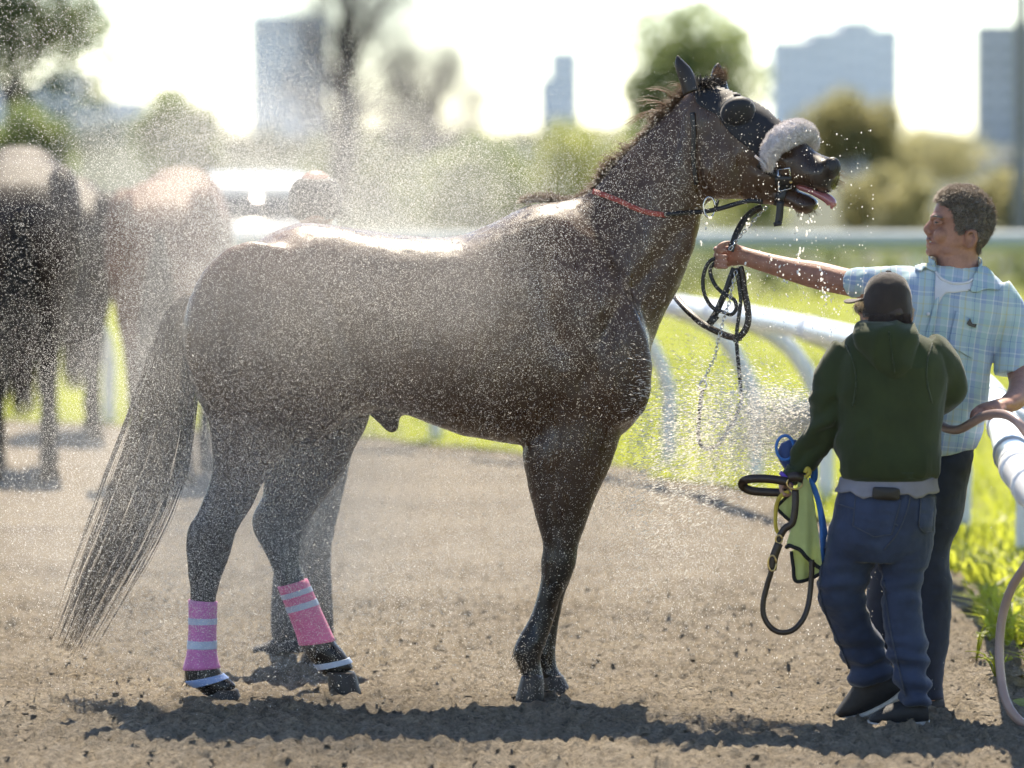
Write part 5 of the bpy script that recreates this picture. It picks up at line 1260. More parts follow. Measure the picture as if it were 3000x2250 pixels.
for poly in ([(2508, 1452), (2640, 1462), (2612, 1565), (2560, 1572), (2500, 1540)], [(2696, 1458), (2738, 1452), (2730, 1555), (2706, 1560), (2690, 1540)]):
    pkt = patch('back_pocket', JV, poly, .001, .0028, M_denim, gp, res=4, sub=1)
    pl = poly + [poly[0]]
    for a_, b_ in zip(pl[:-1], pl[1:]):
        try: strap('stitching', JV, [a_, ((a_[0] + b_[0]) / 2, (a_[1] + b_[1]) / 2), b_], 3, .0035, .0012, M_stitch, pkt, sub=4)
        except Exception: pass
v_ = co(th); pxx = v_[:, 0] / v_[:, 1] * FPX; lowm = sstep(at(0, 1415, GP)[2], at(0, 1444, GP)[2], v_[:, 2]); v_[:, 2] -= lowm * .010 * (np.sin(pxx / 23.0) + .6 * np.sin(pxx / 9.0 + 1)); setco(th, v_)
strap('yoke_seam', JV, [(2450, 1475), (2530, 1500), (2620, 1535), (2630, 1540)], 4, .001, .002, M_stitch, gp)
strap('seat_seam', JV, [(2668, 1445), (2655, 1500), (2630, 1560), (2590, 1610)], 4, .001, .002, M_stitch, gp)
strap('leg_seam', JV, [(2420, 1600), (2405, 1680), (2405, 1750), (2425, 1810), (2460, 1890), (2490, 1960)], 4, .001, .002, M_stitch, gp)
strap('leg_seam', JV, [(2590, 1700), (2600, 1780), (2612, 1860), (2635, 1960), (2655, 2040)], 4, .001, .002, M_stitch, gp)
wr = []
for hh, q in ((-.0045, .92), (-.003, 1.0), (.003, 1.0), (.0045, .92)):
    c_ = at(2596, 1446, GP - .1525) + np.array([0, -hh, 0]); wr.append(np.array([c_ + q * np.array([.043 * np.sign(math.cos(a)) * abs(math.cos(a)) ** .35 + .12 * .02 * math.sin(a), 0, .02 * np.sign(math.sin(a)) * abs(math.sin(a)) ** .35 - .1 * .043 * math.cos(a)]) for a in np.linspace(0, 2 * np.pi, 28, endpoint=False)]))
build('wallet', MB().rings(wr), M_phone, gp)
# shoes
s1 = MB(); prof(s1, [(2446, 2088, 2447, 2104, .022, .27), (2463, 2062, 2470, 2104, .042, .26), (2492, 2020, 2515, 2099, .047, .25), (2520, 1972, 2560, 2082, .05, .23), (2560, 1955, 2604, 2058, .05, .21), (2605, 1972, 2636, 2034, .040, .20), (2640, 1995, 2652, 2014, .026, .2)], GP, n=20, sub=5)
sh = build('shoe', s1, M_shoe, gp)
s2 = MB(); prof(s2, [(2443, 2098, 2444, 2107, .024, .27), (2468, 2096, 2472, 2112, .045, .26), (2514, 2086, 2520, 2108, .048, .25), (2560, 2066, 2570, 2088, .046, .23), (2604, 2040, 2618, 2062, .044, .21), (2638, 2012, 2652, 2036, .041, .20), (2654, 1998, 2660, 2012, .026, .2)], GP, n=18, sub=5); build('sole', s2, M_sole, sh)
s1 = MB(); prof(s1, [(2546, 2100, 2547, 2116, .03), (2572, 2082, 2574, 2122, .046), (2628, 2056, 2630, 2122, .047), (2682, 2046, 2686, 2120, .043), (2716, 2056, 2720, 2116, .032)], GP + .0, n=20, sub=5)
sh = build('shoe', s1, M_shoe, gp)
s2 = MB(); prof(s2, [(2542, 2110, 2543, 2122, .032), (2574, 2112, 2575, 2131, .049), (2630, 2112, 2632, 2134, .050), (2690, 2110, 2691, 2132, .045), (2722, 2108, 2723, 2128, .034)], GP, n=18, sub=4); build('sole', s2, M_sole, sh)
tag(gp, 'person in dark green hoodie, brown cap and jeans walking with back turned', 'person')

# ------------------------------------------------------------------ person half hidden behind the horse
BP = 19.5
M_jack = mat('dark_jacket', (0.030, 0.028, 0.030), rough=0.8, var=0.3, vscale=10, bump=0.3, bscale=120)
bp_ = empty('person', (at(860, 1910, BP)[0], BP, 0)); mb = MB()
mb.ball(at(925, 590, BP), (.078, .095, .115), n=18, m=12); mb.tube(A([(925, 650), (925, 690), (925, 730)], BP), [.058, .058, .08], n=12, sub=2)
prof(mb, [(860, 690, 990, 690, .06), (800, 730, 1050, 730, .09), (780, 820, 1060, 820, .11), (800, 1000, 1040, 1000, .11), (805, 1200, 1035, 1200, .11), (820, 1330, 1020, 1330, .1)], BP, n=18, sub=3)
mb.tube(A([(800, 760), (770, 860), (765, 980), (800, 1080, -.1)], BP), [.055, .045, .04, .03], n=10, sub=3, roundcap=True); mb.tube(A([(1050, 760), (1075, 860), (1070, 980), (1030, 1080, -.1)], BP), [.055, .045, .04, .03], n=10, sub=3, roundcap=True)
mb.ball(at(808, 1100, BP - .14), (.03, .045, .045)); mb.ball(at(1022, 1100, BP - .14), (.03, .045, .045))
mb.tube(A([(878, 1330), (868, 1520), (846, 1700), (834, 1870)], BP), [.07, .05, .038, .034], n=12, sub=3, roundcap=True); mb.tube(A([(955, 1330, .05), (942, 1500, .1), (932, 1650, .12), (942, 1870, .13)], BP), [.07, .045, .036, .034], n=12, sub=3, roundcap=True)
fuse('body', mb, .007, 3, M_skin, bp_)
cm = MB(); prof(cm, [(905, 514, 945, 514, .03), (865, 530, 985, 530, .075), (848, 560, 1000, 560, .095), (845, 595, 1004, 595, .102), (852, 625, 998, 622, .09), (870, 645, 985, 640, .07)], BP, n=24, sub=4); build('helmet', cm, M_jack, bp_)
mb = MB(); prof(mb, [(850, 675, 1000, 675, .07), (772, 715, 1078, 715, .11), (752, 800, 1088, 800, .135), (770, 1000, 1068, 1000, .135), (780, 1250, 1055, 1250, .14)], BP, n=24, sub=4)
mb.tube(A([(795, 760), (762, 860), (756, 980), (795, 1070, -.09)], BP), [.075, .065, .055, .045], n=12, sub=4); mb.tube(A([(1055, 760), (1085, 860), (1080, 980), (1035, 1070, -.09)], BP), [.075, .065, .055, .045], n=12, sub=4)
j_ = fuse('jacket', mb, .009, 4, M_jack, bp_); folds(j_, .006, 9, (1, 1, .7), 3.0, ridged=.5)
mb = MB(); prof(mb, [(800, 1230, 1035, 1230, .12), (805, 1340, 1030, 1340, .125), (830, 1420, 1010, 1420, .1)], BP, n=20, sub=3)
prof(mb, [(815, 1380, 940, 1380, .1), (818, 1500, 935, 1500, .085), (812, 1600, 905, 1600, .072), (802, 1700, 888, 1700, .062), (796, 1800, 876, 1800, .058), (792, 1870, 872, 1870, .058)], BP, n=18, sub=4)
prof(mb, [(900, 1380, 1020, 1380, .1, .08), (895, 1500, 990, 1500, .08, .1), (890, 1650, 970, 1650, .07, .12), (905, 1800, 975, 1800, .058, .13), (908, 1870, 975, 1870, .055, .13)], BP, n=18, sub=4)
t_ = fuse('trousers', mb, .009, 4, M_jack, bp_); folds(t_, .006, 10, (1, 1, 1.2), 3.0, ridged=.5)
for x, dY in ((834, 0), (942, .13)):
    u = MB(); prof(u, [(x + 42, 1868, x + 44, 1912, .035, dY), (x, 1858, x, 1914, .045, dY), (x - 50, 1880, x - 48, 1915, .042, dY), (x - 92, 1896, x - 92, 1914, .028, dY)], BP, n=16, sub=4); build('boot', u, M_shoe, bp_)
tag(bp_, 'person in dark clothes hidden behind the horse, helmet above its croup', 'person')
# ================================================================== LEAD SHANK, HALTER, CLOTHS, HOSE
LY = 17.97
shank = empty('lead_shank', (at(2140, 760, LY)[0], LY, 1.0))
def rib(name, pts, w, parent, m_=M_leather, th=.0035, side=(1, -.35, .1), Y=LY, sub=6):
    P_ = np.array(A(pts, Y)); T = np.gradient(P_, axis=0); S = []
    for t in T:
        s_ = np.cross(t, np.array([0.15, -1.0, 0.1])); S.append(unit(s_))
    return build(name, MB().ribbon(P_, w, th, np.array(S), sub=sub), m_, parent)
rib('strap', [(2232, 606, .03), (2205, 620, .03), (2180, 645, .02), (2160, 680, .0), (2148, 712, -.01), (2140, 735, -.02)], .022, shank)
rib('strap', [(2108, 752, .0), (2080, 765, .0), (2064, 795, .0), (2059, 830, .0), (2064, 862, .0), (2078, 890, .0), (2098, 908, .0), (2122, 915, .0), (2140, 922, -.01), (2152, 914, -.01), (2157, 900, -.01), (2152, 880, -.01), (2135, 868, -.005), (2115, 856, .0), (2095, 835, .0), (2082, 805, .01), (2082, 785, .01), (2096, 768, .01), (2108, 758, .01)], .0125, shank)
rib('strap', [(2152, 785, .0), (2140, 815, .0), (2128, 850, .0), (2112, 885, .005), (2098, 915, .005), (2082, 940, .01)], .021, shank)
rib('strap', [(2168, 780, .0), (2175, 810, .0), (2180, 850, .0), (2190, 900, .0), (2192, 940, .0), (2180, 972, .0), (2160, 988, .0), (2130, 984, .0), (2095, 968, .0), (2060, 950, .02), (2030, 925, .05), (2000, 895, .10), (1978, 868, .16)], .022, shank, M_brown)
rib('strap', [(2158, 785, -.01), (2164, 830, -.01), (2170, 880, -.01), (2164, 930, -.01), (2158, 980, -.01), (2160, 1030, -.01), (2166, 1090, -.01), (2170, 1140, -.01), (2174, 1170, -.01)], .0125, shank)
rib('strap', [(2158, 980, .01), (2162, 1000, .01)], .03, shank)
rib('keeper', [(2080, 930, -.005), (2096, 944, -.005)], .04, shank)
# chain from the bit to the hand, then hanging
link_me = None
def chain(pts, step=.013, Y=LY):
    global link_me
    P_ = crom(np.array(A(pts, Y)), 30); sl = np.r_[0, np.cumsum(np.linalg.norm(np.diff(P_, axis=0), axis=1))]
    for i, s_ in enumerate(np.arange(0, sl[-1], step)):
        p = np.array([np.interp(s_, sl, P_[:, c]) for c in range(3)]); q = np.array([np.interp(s_ + .004, sl, P_[:, c]) for c in range(3)]); t = unit(q - p) if np.linalg.norm(q - p) > 1e-6 else np.array([0, 0, 1])
        if link_me is None:
            ring_ = np.array([(0.0098 * math.cos(a), 0.0058 * math.sin(a), 0) for a in np.linspace(0, 2 * np.pi, 13)])
            o = build('chain_link', MB().tube(ring_, .0016, n=5, sub=1, hint=(0, 0, 1)), M_steel, None); link_me = o.data
        else:
            o = bpy.data.objects.new('chain_link', link_me); COL.objects.link(o)
        yv_ = unit(np.cross(t, (0.2, 1, 0.1))); zv = np.cross(t, yv_); ang_ = math.radians(20 + 70 * (i % 2)); y2 = yv_ * math.cos(ang_) + zv * math.sin(ang_); z2 = np.cross(t, y2)
        o.parent = shank; o.matrix_parent_inverse = shank.matrix_world.inverted()
        o.matrix_world = Matrix(((t[0], y2[0], z2[0], p[0]), (t[1], y2[1], z2[1], p[1]), (t[2], y2[2], z2[2], p[2]), (0, 0, 0, 1)))
chain([(2240, 612, .02), (2215, 638, .015), (2190, 668, .0), (2168, 692, -.02), (2148, 718, -.03), (2136, 734, -.035)])
chain([(2155, 800, -.02), (2145, 840, -.02), (2138, 880, -.02), (2130, 905, -.02), (2118, 945, -.02), (2108, 985, -.02), (2102, 1005, -.02), (2096, 1040, -.02), (2080, 1075, -.02), (2064, 1108, -.02)])
# snap hook and hanging shank loop
loop = A([(2062, 1112), (2052, 1122), (2048, 1138), (2066, 1140), (2070, 1128), (2062, 1112)], LY); build('snap_hook', MB().tube(loop, .004, n=8, sub=4), M_steel, shank)
rib('strap', [(2058, 1140), (2052, 1180), (2048, 1230), (2046, 1280), (2056, 1308), (2080, 1314), (2108, 1298), (2128, 1268), (2150, 1232), (2168, 1190), (2174, 1165)], .0125, shank)
tag(shank, 'looped dark leather lead shank with chain hanging from the outstretched hand', 'lead rope')

HLY = GP - .02
M_lime = mat('lime_cloth', (0.52, 0.58, 0.25), rough=0.9, sheen=0.3, var=0.12, vscale=14, bump=0.3, bscale=240, trans=0.25, tcol=(0.62, 0.66, 0.25))
M_bluec = mat('blue_cloth', (0.035, 0.15, 0.42), rough=0.8, sheen=0.2, var=0.15, vscale=14, bump=0.2, bscale=240)
M_navy = mat('navy_pad', (0.02, 0.05, 0.16), rough=0.7, sheen=0.2, var=0.2, vscale=14)
M_bind = mat('black_binding', (0.012, 0.012, 0.012), rough=0.8, var=0.2, vscale=40)
M_yel = mat('yellow_web', (0.48, 0.36, 0.05), rough=0.7, var=0.15, vscale=30)
# halter held in the near hand
hal = empty('halter', (at(2290, 1450, HLY)[0], HLY, .7))
rib('noseband', [(2312, 1412, -.03), (2262, 1404, -.03), (2215, 1402, -.03), (2186, 1406, -.02), (2174, 1416, .0), (2180, 1428, .025), (2205, 1438, .03), (2250, 1442, .03), (2305, 1444, .02)], .027, hal, M_brown, .005, Y=HLY)
rib('cheek_strap', [(2330, 1435, -.035), (2330, 1480, -.04), (2322, 1530, -.04), (2300, 1548, -.04), (2286, 1570, -.04), (2280, 1590, -.04)], .022, hal, M_brown, .005, Y=HLY)
rib('crown_strap', [(2290, 1555, -.03), (2282, 1590, -.035), (2268, 1640, -.035), (2258, 1680, -.035), (2246, 1720, -.03), (2236, 1765, -.03), (2238, 1805, -.03), (2258, 1838, -.03), (2288, 1853, -.03), (2322, 1846, -.02), (2350, 1818, -.01), (2366, 1780, .0), (2374, 1730, .01), (2378, 1680, .01), (2378, 1640, .01)], .017, hal, M_brown, .005, Y=HLY)
rib('billet', [(2282, 1592, -.045), (2268, 1630, -.047), (2262, 1670, -.045)], .027, hal, M_brown, .006, Y=HLY)
bk = [at(2262 + 12 * math.cos(a), 1650 + 23 * math.sin(a), HLY - .05) for a in np.linspace(0, 2 * np.pi, 17)]; build('buckle', MB().tube(bk, .0032, n=7, sub=1), M_brass, hal)
rg = [at(2328 + 23 * math.cos(a), 1416 + 17 * math.sin(a), HLY - .04) for a in np.linspace(0, 2 * np.pi, 21)]; build('ring', MB().tube(rg, .003, n=7, sub=1), M_brass, hal)
rg = [at(2282 + 10 * math.cos(a), 1580 + 12 * math.sin(a), HLY - .045) for a in np.linspace(0, 2 * np.pi, 17)]; build('ring', MB().tube(rg, .003, n=7, sub=1), M_brass, hal)
rib('knot', [(2310, 1400, -.04), (2330, 1396, -.05), (2352, 1402, -.04)], .03, hal, M_brown, .01, Y=HLY)
tag(hal, 'brown leather halter with brass rings dangling from the hooded person hand', 'halter')
def cloth(name, poly, Y, depth, m_, parent, res=5, ph=0.0, lean=(0, 0)):
    poly = crom(np.vstack([poly, poly[:1]]).astype(float), 4)[:-1]; x0, y0 = poly.min(0); x1, y1 = poly.max(0); nx, ny = int((x1 - x0) / res) + 2, int((y1 - y0) / res) + 2; idx = {}; V = []; F = []
    def vid(i, j):
        if (i, j) not in idx:
            x, y = x0 + (i - .5) * res, y0 + (j - .5) * res
            if not all(inpoly(poly, np.array([x0 + a * res]), np.array([y0 + b * res]))[0] for a in (i - 1, i) for b in (j - 1, j)): x, y = snap_to(poly, np.array([x, y]), res * 1.1)
            t = (y - y0) / (y1 - y0); u = (x - x0) / (x1 - x0)
            d = depth * (.35 + .65 * t) * (math.sin(u * 8 + ph + t * .8) + .4 * math.sin(u * 17 + 2 * ph)) + lean[0] * u + lean[1] * t
            idx[i, j] = len(V); V.append(at(x, y, Y + d))
        return idx[i, j]
    for j in range(ny):
        for i in range(nx):
            if inpoly(poly, np.array([x0 + i * res]), np.array([y0 + j * res]))[0]: F.append((vid(i, j), vid(i + 1, j), vid(i + 1, j + 1), vid(i, j + 1)))
    V = np.array(V); n = len(V); E = {}
    for f in F:
        for a in range(4): E[f[a], f[(a + 1) % 4]] = 1
    FF = F + [tuple(k + n for k in f[::-1]) for f in F] + [(b, a, a + n, b + n) for (a, b) in E if (b, a) not in E]
    return build(name, MB().add(np.vstack([V, V + (0, .004, 0)]), FF), m_, parent), poly, (x0, y0, x1, y1)
def cloth_edge(name, pts, Y, box_, depth, parent, ph, lean=(0, 0), r=.0055):
    x0, y0, x1, y1 = box_; P_ = []
    for x, y in crom(np.array(pts, float), 6):
        t = (y - y0) / (y1 - y0); u = (x - x0) / (x1 - x0); d = depth * (.35 + .65 * t) * (math.sin(u * 8 + ph + t * .8) + .4 * math.sin(u * 17 + 2 * ph)) + lean[0] * u + lean[1] * t; P_.append(at(x, y, Y + d - .001))
    return build(name, MB().tube(P_, r, n=8, sub=1), M_bind, parent)
tw = empty('saddle_towel', (at(2355, 1690, HLY)[0], HLY + .03, .55))
a1, pl, bx = cloth('front_fold', [(2338, 1412), (2362, 1398), (2380, 1440), (2392, 1520), (2402, 1600), (2408, 1668), (2385, 1650), (2362, 1632), (2345, 1612), (2322, 1604), (2302, 1606), (2318, 1545), (2330, 1480)], HLY + .03, .012, M_lime, tw, ph=.6)
cloth_edge('binding', [(2302, 1606), (2310, 1598), (2325, 1603), (2345, 1612), (2362, 1632), (2385, 1652), (2408, 1668)], HLY + .03, bx, .012, tw, .6, r=.0065)
a2, pl, bx = cloth('rear_fold', [(2318, 1610), (2345, 1615), (2380, 1650), (2408, 1668), (2405, 1680), (2372, 1695), (2332, 1702), (2324, 1660)], HLY + .07, .01, M_lime, tw, ph=2.2)
cloth_edge('binding', [(2318, 1615), (2324, 1660), (2331, 1702), (2372, 1696), (2408, 1678)], HLY + .07, bx, .01, tw, 2.2, r=.006)
a3, pl, bx = cloth('side_flap', [(2320, 1440), (2310, 1450), (2280, 1482), (2286, 1500), (2310, 1522), (2312, 1560), (2320, 1520), (2330, 1460)], HLY + .04, .01, M_lime, tw, ph=1.2)
cloth_edge('binding', [(2316, 1446), (2294, 1466), (2278, 1484), (2284, 1498), (2310, 1522), (2318, 1530)], HLY + .04, bx, .01, tw, 1.2)
tag(tw, 'lime green cloth with black binding bunched in the hooded person hand', 'cloth')
bc = empty('blue_cloth', (at(2410, 1680, HLY)[0], HLY + .08, .55))
cloth('drape', [(2368, 1392), (2392, 1425), (2412, 1490), (2425, 1560), (2436, 1612), (2434, 1660), (2428, 1684), (2412, 1680), (2404, 1640), (2402, 1560), (2392, 1480), (2374, 1425)], HLY + .045, .012, M_bluec, bc, ph=.3)
cloth('upper_fold', [(2372, 1378), (2392, 1350), (2396, 1400), (2380, 1420)], HLY + .09, .01, M_bluec, bc, ph=1.0)
tag(bc, 'bright blue cloth hanging between the lime cloth and the jeans', 'cloth')
pad = empty('blue_pad', (at(2305, 1370, HLY)[0], HLY + .12, .7))
pm = MB(); prof(pm, [(2288, 1300, 2318, 1286, .03), (2280, 1316, 2335, 1290, .035), (2278, 1332, 2338, 1310, .038), (2284, 1352, 2336, 1340, .036), (2298, 1374, 2334, 1370, .03), (2308, 1388, 2334, 1388, .02)], HLY + .12, n=22, sub=5); build('cup', pm, M_navy, pad)
cr = [at(2300 + 26 * math.cos(a), 1312 + 36 * math.sin(a), HLY + .085) for a in np.linspace(0, 2 * np.pi, 21)]; build('rim', MB().tube(cr, .005, n=8, sub=1), M_bluec, pad)
tag(pad, 'navy blue rounded pad poking up behind the green sleeve', 'pad')
yw = empty('yellow_strap', (at(2290, 1560, HLY)[0], HLY, .6)); rib('webbing', [(2312, 1440, .01), (2290, 1450, .01), (2276, 1475, .01), (2272, 1510, .01), (2273, 1545, .01), (2280, 1562, .01)], .012, yw, M_yel, .003, Y=HLY); rib('end_loop', [(2360, 1400, .0), (2372, 1385, .0), (2366, 1372, .0), (2358, 1385, .0)], .012, yw, M_yel, .003, Y=HLY)
tag(yw, 'thin yellow webbing strap hanging beside the halter', 'strap')

# hose
M_hose = mat('hose_rubber', (0.30, 0.21, 0.19), rough=0.35, spec=0.5, var=0.15, vscale=10, bump=0.1, bscale=60)
hose = empty('water_hose', (at(2960, 2090, 17.3)[0], 17.3, 0))
hp = [(2560, 1232, -.0, 17.56), (2640, 1222, 0, 17.53), (2700, 1224, 0, 17.50), (2740, 1236, 0, 17.44), (2775, 1256, 0, 17.36), (2810, 1258, 0, 17.28), (2845, 1240, 0, 17.2), (2885, 1218, 0, 17.1), (2925, 1212, 0, 17.02), (2962, 1222, 0, 16.95), (2995, 1252, 0, 16.9), (3035, 1320, 0, 16.9), (3070, 1430, 0, 16.9), (3062, 1560, 0, 16.95), (3010, 1650, 0, 17.0), (2965, 1720, 0, 17.05), (2938, 1800, 0, 17.08), (2928, 1890, 0, 17.08), (2932, 1980, 0, 17.06), (2948, 2055, 0, 17.02), (2980, 2105, 0, 17.0), (3020, 2128, 0, 17.0), (3090, 2140, 0, 17.0), (3200, 2150, 0, 16.95)]
build('tube', MB().tube([at(p[0], p[1], p[3]) for p in hp], .0145, n=14, sub=6), M_hose, hose)
nz = [at(2562, 1232, 17.56), at(2520, 1232, 17.58), at(2470, 1232, 17.6), at(2440, 1231, 17.6)]
build('nozzle', MB().tube(nz, [.016, .017, .019, .024], n=14, sub=3), M_brass, hose)
tag(hose, 'pinkish brown rubber hose looping over the rail and down to the dirt', 'hose')
# ================================================================== WATER
M_water = mat('water_drops', (0.92, 0.92, 0.9), rough=0.15, spec=0.6, var=0.05, vscale=50, trans=0.72, tcol=(1.0, 0.965, 0.90))
_nt = M_water.node_tree; _out = [n for n in _nt.nodes if n.type == 'OUTPUT_MATERIAL'][0]; _src = _out.inputs['Surface'].links[0].from_socket
_tr = _nt.nodes.new('ShaderNodeBsdfTransparent'); _mx = _nt.nodes.new('ShaderNodeMixShader'); _mx.inputs[0].default_value = .22
_nt.links.new(_src, _mx.inputs[1]); _nt.links.new(_tr.outputs[0], _mx.inputs[2]); _nt.links.new(_mx.outputs[0], _out.inputs['Surface'])      # water lets part of the light straight through
def drops(name, P, D, half, rad, label):
    """elongated droplets: centres P, unit flight directions D, half length and radius"""
    n = len(P); h = np.array([0.3, 0.8, 0.5]); U = np.cross(D, h); U /= np.linalg.norm(U, axis=1, keepdims=True) + 1e-9; W = np.cross(D, U)
    L_ = half[:, None]; r = rad[:, None]
    V = np.stack([P + D * L_, P - D * L_] + [P + r * (math.cos(a) * U + math.sin(a) * W) for a in (0, 2.094, 4.189)], 1).reshape(-1, 3)
    k = (np.arange(n) * 5)[:, None, None]; F = (k + np.array([[0, 2, 3], [0, 3, 4], [0, 4, 2], [1, 3, 2], [1, 4, 3], [1, 2, 4]])).reshape(-1, 3)
    o = rawmesh(name, V, F, M_water, None, False); tag(o, label, 'water spray', kind='stuff'); return o
def at_v(px, py, Y):
    dx = (px - CX) / FPX; dz = (CY - py) / FPX; dy = CP + dz * SP; d3 = -SP + dz * CP; t = Y / dy
    return np.column_stack([dx * t, Y, CAMH + d3 * t])
def dirs(n, base, spread):
    D = np.asarray(base) + spread * rng.normal(size=(n, 3)); return D / np.linalg.norm(D, axis=1, keepdims=True)
def cloud(n, cx_, cy_, sx, sy, rot, Y0, Y1, base, spread, s0, s1):
    a = math.radians(rot); u = rng.normal(size=n) * sx; v = rng.normal(size=n) * sy
    px = cx_ + u * math.cos(a) - v * math.sin(a); py = cy_ + u * math.sin(a) + v * math.cos(a)
    # wispy streamers: thin the cloud with noise
    w = fbm(np.column_stack([px / 260.0 + py / 700.0, py / 200.0 - px / 900.0, np.full(n, cx_ / 97.0)]), 3)
    keep = rng.random(n) < np.clip(0.62 + 0.55 * w, 0.12, 1.0); px, py = px[keep], py[keep]; n = len(px)
    P = at_v(px, py, rng.uniform(Y0, Y1, n)); s = s0 + (s1 - s0) * rng.random(n) ** 2.2
    ok = P[:, 2] > 0.015
    return P[ok], dirs(ok.sum(), base, spread), s[ok]
parts = []
LEFT = (-1, 0, .12)
parts.append(cloud(128000, 900, 930, 400, 270, -8, 17.1, 18.9, LEFT, .45, .0007, .0017))     # round the barrel and quarters
parts.append(cloud(62000, 1050, 520, 380, 150, 14, 17.2, 18.9, (-.9, 0, .4), .5, .0007, .0016))   # drifting over the back
parts.append(cloud(32000, 560, 470, 380, 260, 28, 17.2, 19.3, (-.8, 0, .5), .6, .0008, .0018))   # plume blown up and left
parts.append(cloud(36000, 420, 1480, 260, 260, 0, 17.1, 17.9, (-.9, 0, -.2), .6, .0007, .0016))
parts.append(cloud(30000, 760, 1480, 220, 240, 0, 17.1, 17.8, (-.9, 0, -.2), .6, .0007, .0016))
parts.append(cloud(24000, 350, 1150, 330, 330, 0, 17.1, 19.0, (-.9, 0, -.2), .6, .0008, .0018))   # over the tail
parts.append(cloud(16000, 1450, 900, 240, 300, 0, 17.1, 17.75, LEFT, .6, .0006, .0014))   # shoulder and neck base
parts.append(cloud(5000, 1850, 480, 260, 170, -25, 17.2, 17.75, (-.6, 0, .5), .8, .0006, .0014))  # neck and cheek
parts.append(cloud(36000, 900, 1680, 480, 230, 0, 17.2, 19.6, (-.6, 0, -.7), .5, .0009, .0021))  # falling between the legs
parts.append(cloud(22000, 1850, 1560, 260, 230, 0, 17.3, 19.6, (-.4, 0, -.8), .4, .0009, .0021))  # falling under the chest
parts.append(cloud(16000, 480, 330, 360, 170, 12, 17.2, 18.8, (-.8, 0, .5), .6, .0009, .0020))
parts.append(cloud(5200, 150, 150, 260, 200, 20, 17.0, 18.6, (-.7, 0, .5), .6, .0016, .0032))    # larger drops high on the left
parts.append(cloud(3600, 640, 1700, 200, 150, 0, 17.2, 17.8, (-.9, 0, .2), .5, .0016, .0030))    # splash at the hind legs
parts.append(cloud(9000, 800, 1640, 430, 230, 0, 17.2, 18.6, (-.7, 0, .3), .6, .0022, .0040))
parts.append(cloud(5000, 2000, 1520, 300, 240, 0, 17.3, 18.6, (-.3, 0, -.9), .4, .0020, .0036))
parts.append(cloud(2400, 2050, 1500, 330, 220, 0, 17.3, 18.4, (-.3, 0, -.9), .4, .0014, .0030))
parts.append(cloud(9000, 2170, 1180, 150, 170, 0, 17.3, 18.1, (-.8, 0, .2), .5, .0010, .0026))
parts.append(cloud(3000, 1560, 1930, 120, 60, 0, 17.6, 17.85, (-.3, 0, .9), .6, .0012, .0022))
P = np.concatenate([p[0] for p in parts]); D = np.concatenate([p[1] for p in parts]); S = np.concatenate([p[2] for p in parts])
big = S > np.where(rng.random(len(S)) < .5, .0015, .0012)
drops('water_specks', P[big], D[big], S[big] * rng.uniform(.9, 2.2, big.sum()) * .7, S[big] * .5, 'scattered bright specks of water flying off the horse')
# fine mist: native points with their own radius
Pm = P[~big]; k = 2
Pm = np.concatenate([Pm + rng.normal(size=Pm.shape) * .035 * i for i in range(k)]); Pm = Pm[Pm[:, 2] > .02]
me = bpy.data.meshes.new('water_mist'); me.vertices.add(len(Pm)); me.vertices.foreach_set('co', Pm.astype(np.float32).ravel())
ra = me.attributes.new('rad', 'FLOAT', 'POINT'); ra.data.foreach_set('value', (.00050 + .00048 * rng.random(len(Pm)) ** 2).astype(np.float32))
me.update(); mist = bpy.data.objects.new('water_mist', me); COL.objects.link(mist); me.materials.append(M_water)
ng = bpy.data.node_groups.new('mist_points', 'GeometryNodeTree'); ng.interface.new_socket('Geometry', in_out='INPUT', socket_type='NodeSocketGeometry'); ng.interface.new_socket('Geometry', in_out='OUTPUT', socket_type='NodeSocketGeometry')
gi = ng.nodes.new('NodeGroupInput'); go = ng.nodes.new('NodeGroupOutput'); mp_ = ng.nodes.new('GeometryNodeMeshToPoints'); at_ = ng.nodes.new('GeometryNodeInputNamedAttribute'); at_.data_type = 'FLOAT'; at_.inputs['Name'].default_value = 'rad'
sm_ = ng.nodes.new('GeometryNodeSetMaterial'); sm_.inputs['Material'].default_value = M_water
ng.links.new(gi.outputs[0], mp_.inputs['Mesh']); ng.links.new(at_.outputs['Attribute'], mp_.inputs['Radius']); ng.links.new(mp_.outputs[0], sm_.inputs['Geometry']); ng.links.new(sm_.outputs[0], go.inputs[0])
md = mist.modifiers.new('points', 'NODES'); md.node_group = ng
tag(mist, 'fine backlit water mist drifting over the horse', 'water mist', kind='stuff')
# jet from the nozzle to the chest
n = 22000; t = np.abs(rng.normal(size=n)) * .55; t = np.where(t > 1.05, rng.random(n), t)
px = 2400 - 540 * t + rng.normal(size=n) * 14; py = 1228 + 36 * t ** 2 + rng.normal(size=n) * (22 + 105 * t ** .8) + 150 * np.abs(rng.normal(size=n)) * t * (rng.random(n) < .35)
P = at_v(px, py, 17.6 + .22 * t + rng.normal(size=n) * (.04 + .16 * t)); D = dirs(n, (-1, .1, -.05), .12); D[:, 2] += (1228 - py) / 700.0; D /= np.linalg.norm(D, axis=1, keepdims=True)
s = .0008 + .0013 * rng.random(n)
jet = drops('water_jet', P, D, s * rng.uniform(2.5, 6, n), s * .75, 'white streaked jet of water shooting at the horse chest')
M_jet = M_water.copy(); M_jet.name = 'water_jet_streaks'; [n_ for n_ in M_jet.node_tree.nodes if n_.type == 'MIX_SHADER'][-1].inputs[0].default_value = .35; jet.data.materials.clear(); jet.data.materials.append(M_jet)
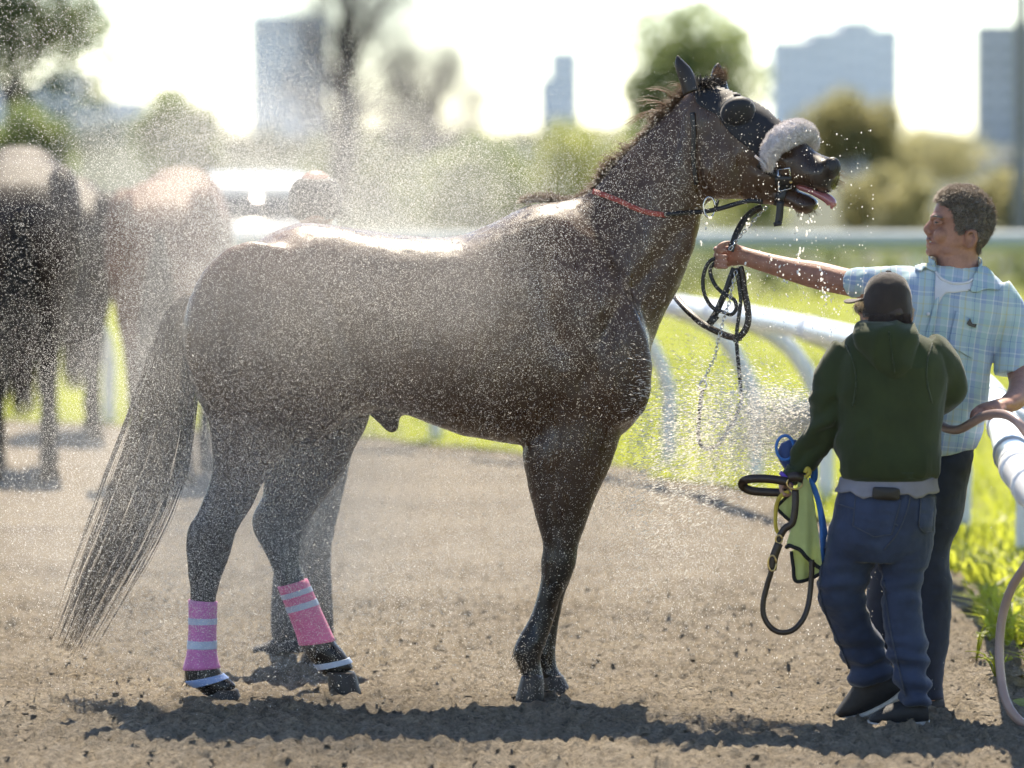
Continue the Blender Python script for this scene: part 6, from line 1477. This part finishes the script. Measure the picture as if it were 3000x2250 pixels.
# round drops dripping from jaw, rein and arm
def big_drops(name, px, py, Y, r, el, label):
    mb = MB()
    n, m = 8, 6
    B = MB().ball((0, 0, 0), 1.0, n, m); bv, bf = B.data(); bf3 = []
    V = []; F = []; k = 0
    for x, y, yy, rr, e in zip(px, py, Y, r, el):
        a = random.gauss(0, .3); q = bv * np.array([rr, rr, rr * e]); q = np.column_stack([q[:, 0] * math.cos(a) + q[:, 2] * math.sin(a), q[:, 1], -q[:, 0] * math.sin(a) + q[:, 2] * math.cos(a)]); mb.add(q + at(x, y, yy), bf)
    o = build(name, mb, M_water, None); tag(o, label, 'water drops', kind='stuff')
px, py = [], []
for x0, y0, x1, y1, n in ((2395, 610, 2360, 660, 7), (2385, 640, 2340, 760, 10), (2080, 630, 2058, 720, 9), (2195, 600, 2180, 680, 6), (2320, 690, 2345, 800, 9), (2400, 780, 2440, 900, 20), (2250, 740, 2300, 830, 10), (2185, 770, 2195, 830, 6), (2405, 850, 2460, 930, 14), (2350, 620, 2330, 700, 6)):
    for i in range(n): t = random.random(); px.append(x0 + (x1 - x0) * t + random.gauss(0, 5)); py.append(y0 + (y1 - y0) * t + random.gauss(0, 5))
for i in range(230): px.append(random.uniform(2170, 2560)); py.append(random.uniform(380, 1000))
for i in range(160): px.append(random.gauss(2380, 90)); py.append(random.gauss(900, 70))
for i in range(120): px.append(random.uniform(2000, 2400)); py.append(random.uniform(1000, 1400))
for i in range(160): px.append(random.uniform(2000, 2560)); py.append(random.uniform(1500, 2000))
n = len(px); r = np.where(np.arange(n) < 97, rng.uniform(.0018, .0038, n), rng.uniform(.0007, .0021, n))
big_drops('falling_drops', px, py, rng.uniform(17.25, 17.7, n), r, rng.uniform(1.0, 2.2, n), 'bright round water drops falling below the horse jaw and arm')

# drifting vapour too fine to see as drops: nested veils so that it thins out towards its edge
def vap_mat(dens):
    m_, nt, out_ = new_mat('vapour'); vol = nt.nodes.new('ShaderNodeVolumePrincipled'); vol.inputs['Color'].default_value = (.98, .955, .915, 1); vol.inputs['Density'].default_value = dens; vol.inputs['Anisotropy'].default_value = .4
    nt.links.new(vol.outputs[0], out_.inputs['Volume']); return m_
vap = empty('water_vapour', (0, HY, 0)); tag(vap, 'thin white veil of vapour hanging around the horse body', 'water mist', kind='stuff')
for nm, sc, dens in (('inner_veil', .66, .22), ('middle_veil', .92, .13), ('outer_veil', 1.22, .06)):
    mb = MB()
    for px, py, Y, r in ((900, 900, 17.75, (.70, .62, .46)), (830, 1400, 17.8, (.56, .6, .40)), (1300, 840, 17.7, (.32, .5, .34))) + (((1200, 1480, 18.1, (.55, .5, .34)),) if nm == 'outer_veil' else ()) + (((900, 540, 17.95, (.75, .6, .36)),) if nm != 'inner_veil' else ()):
        mb.ball(at(px, py, Y), np.array(r) * sc, n=24, m=14)
    fuse(nm, mb, .05, 6, vap_mat(dens), vap)
mb = MB().ball(at(600, 1450, 17.85), (.72, .6, .62), n=32, m=20); build('low_veil', mb, vap_mat(.12), vap)
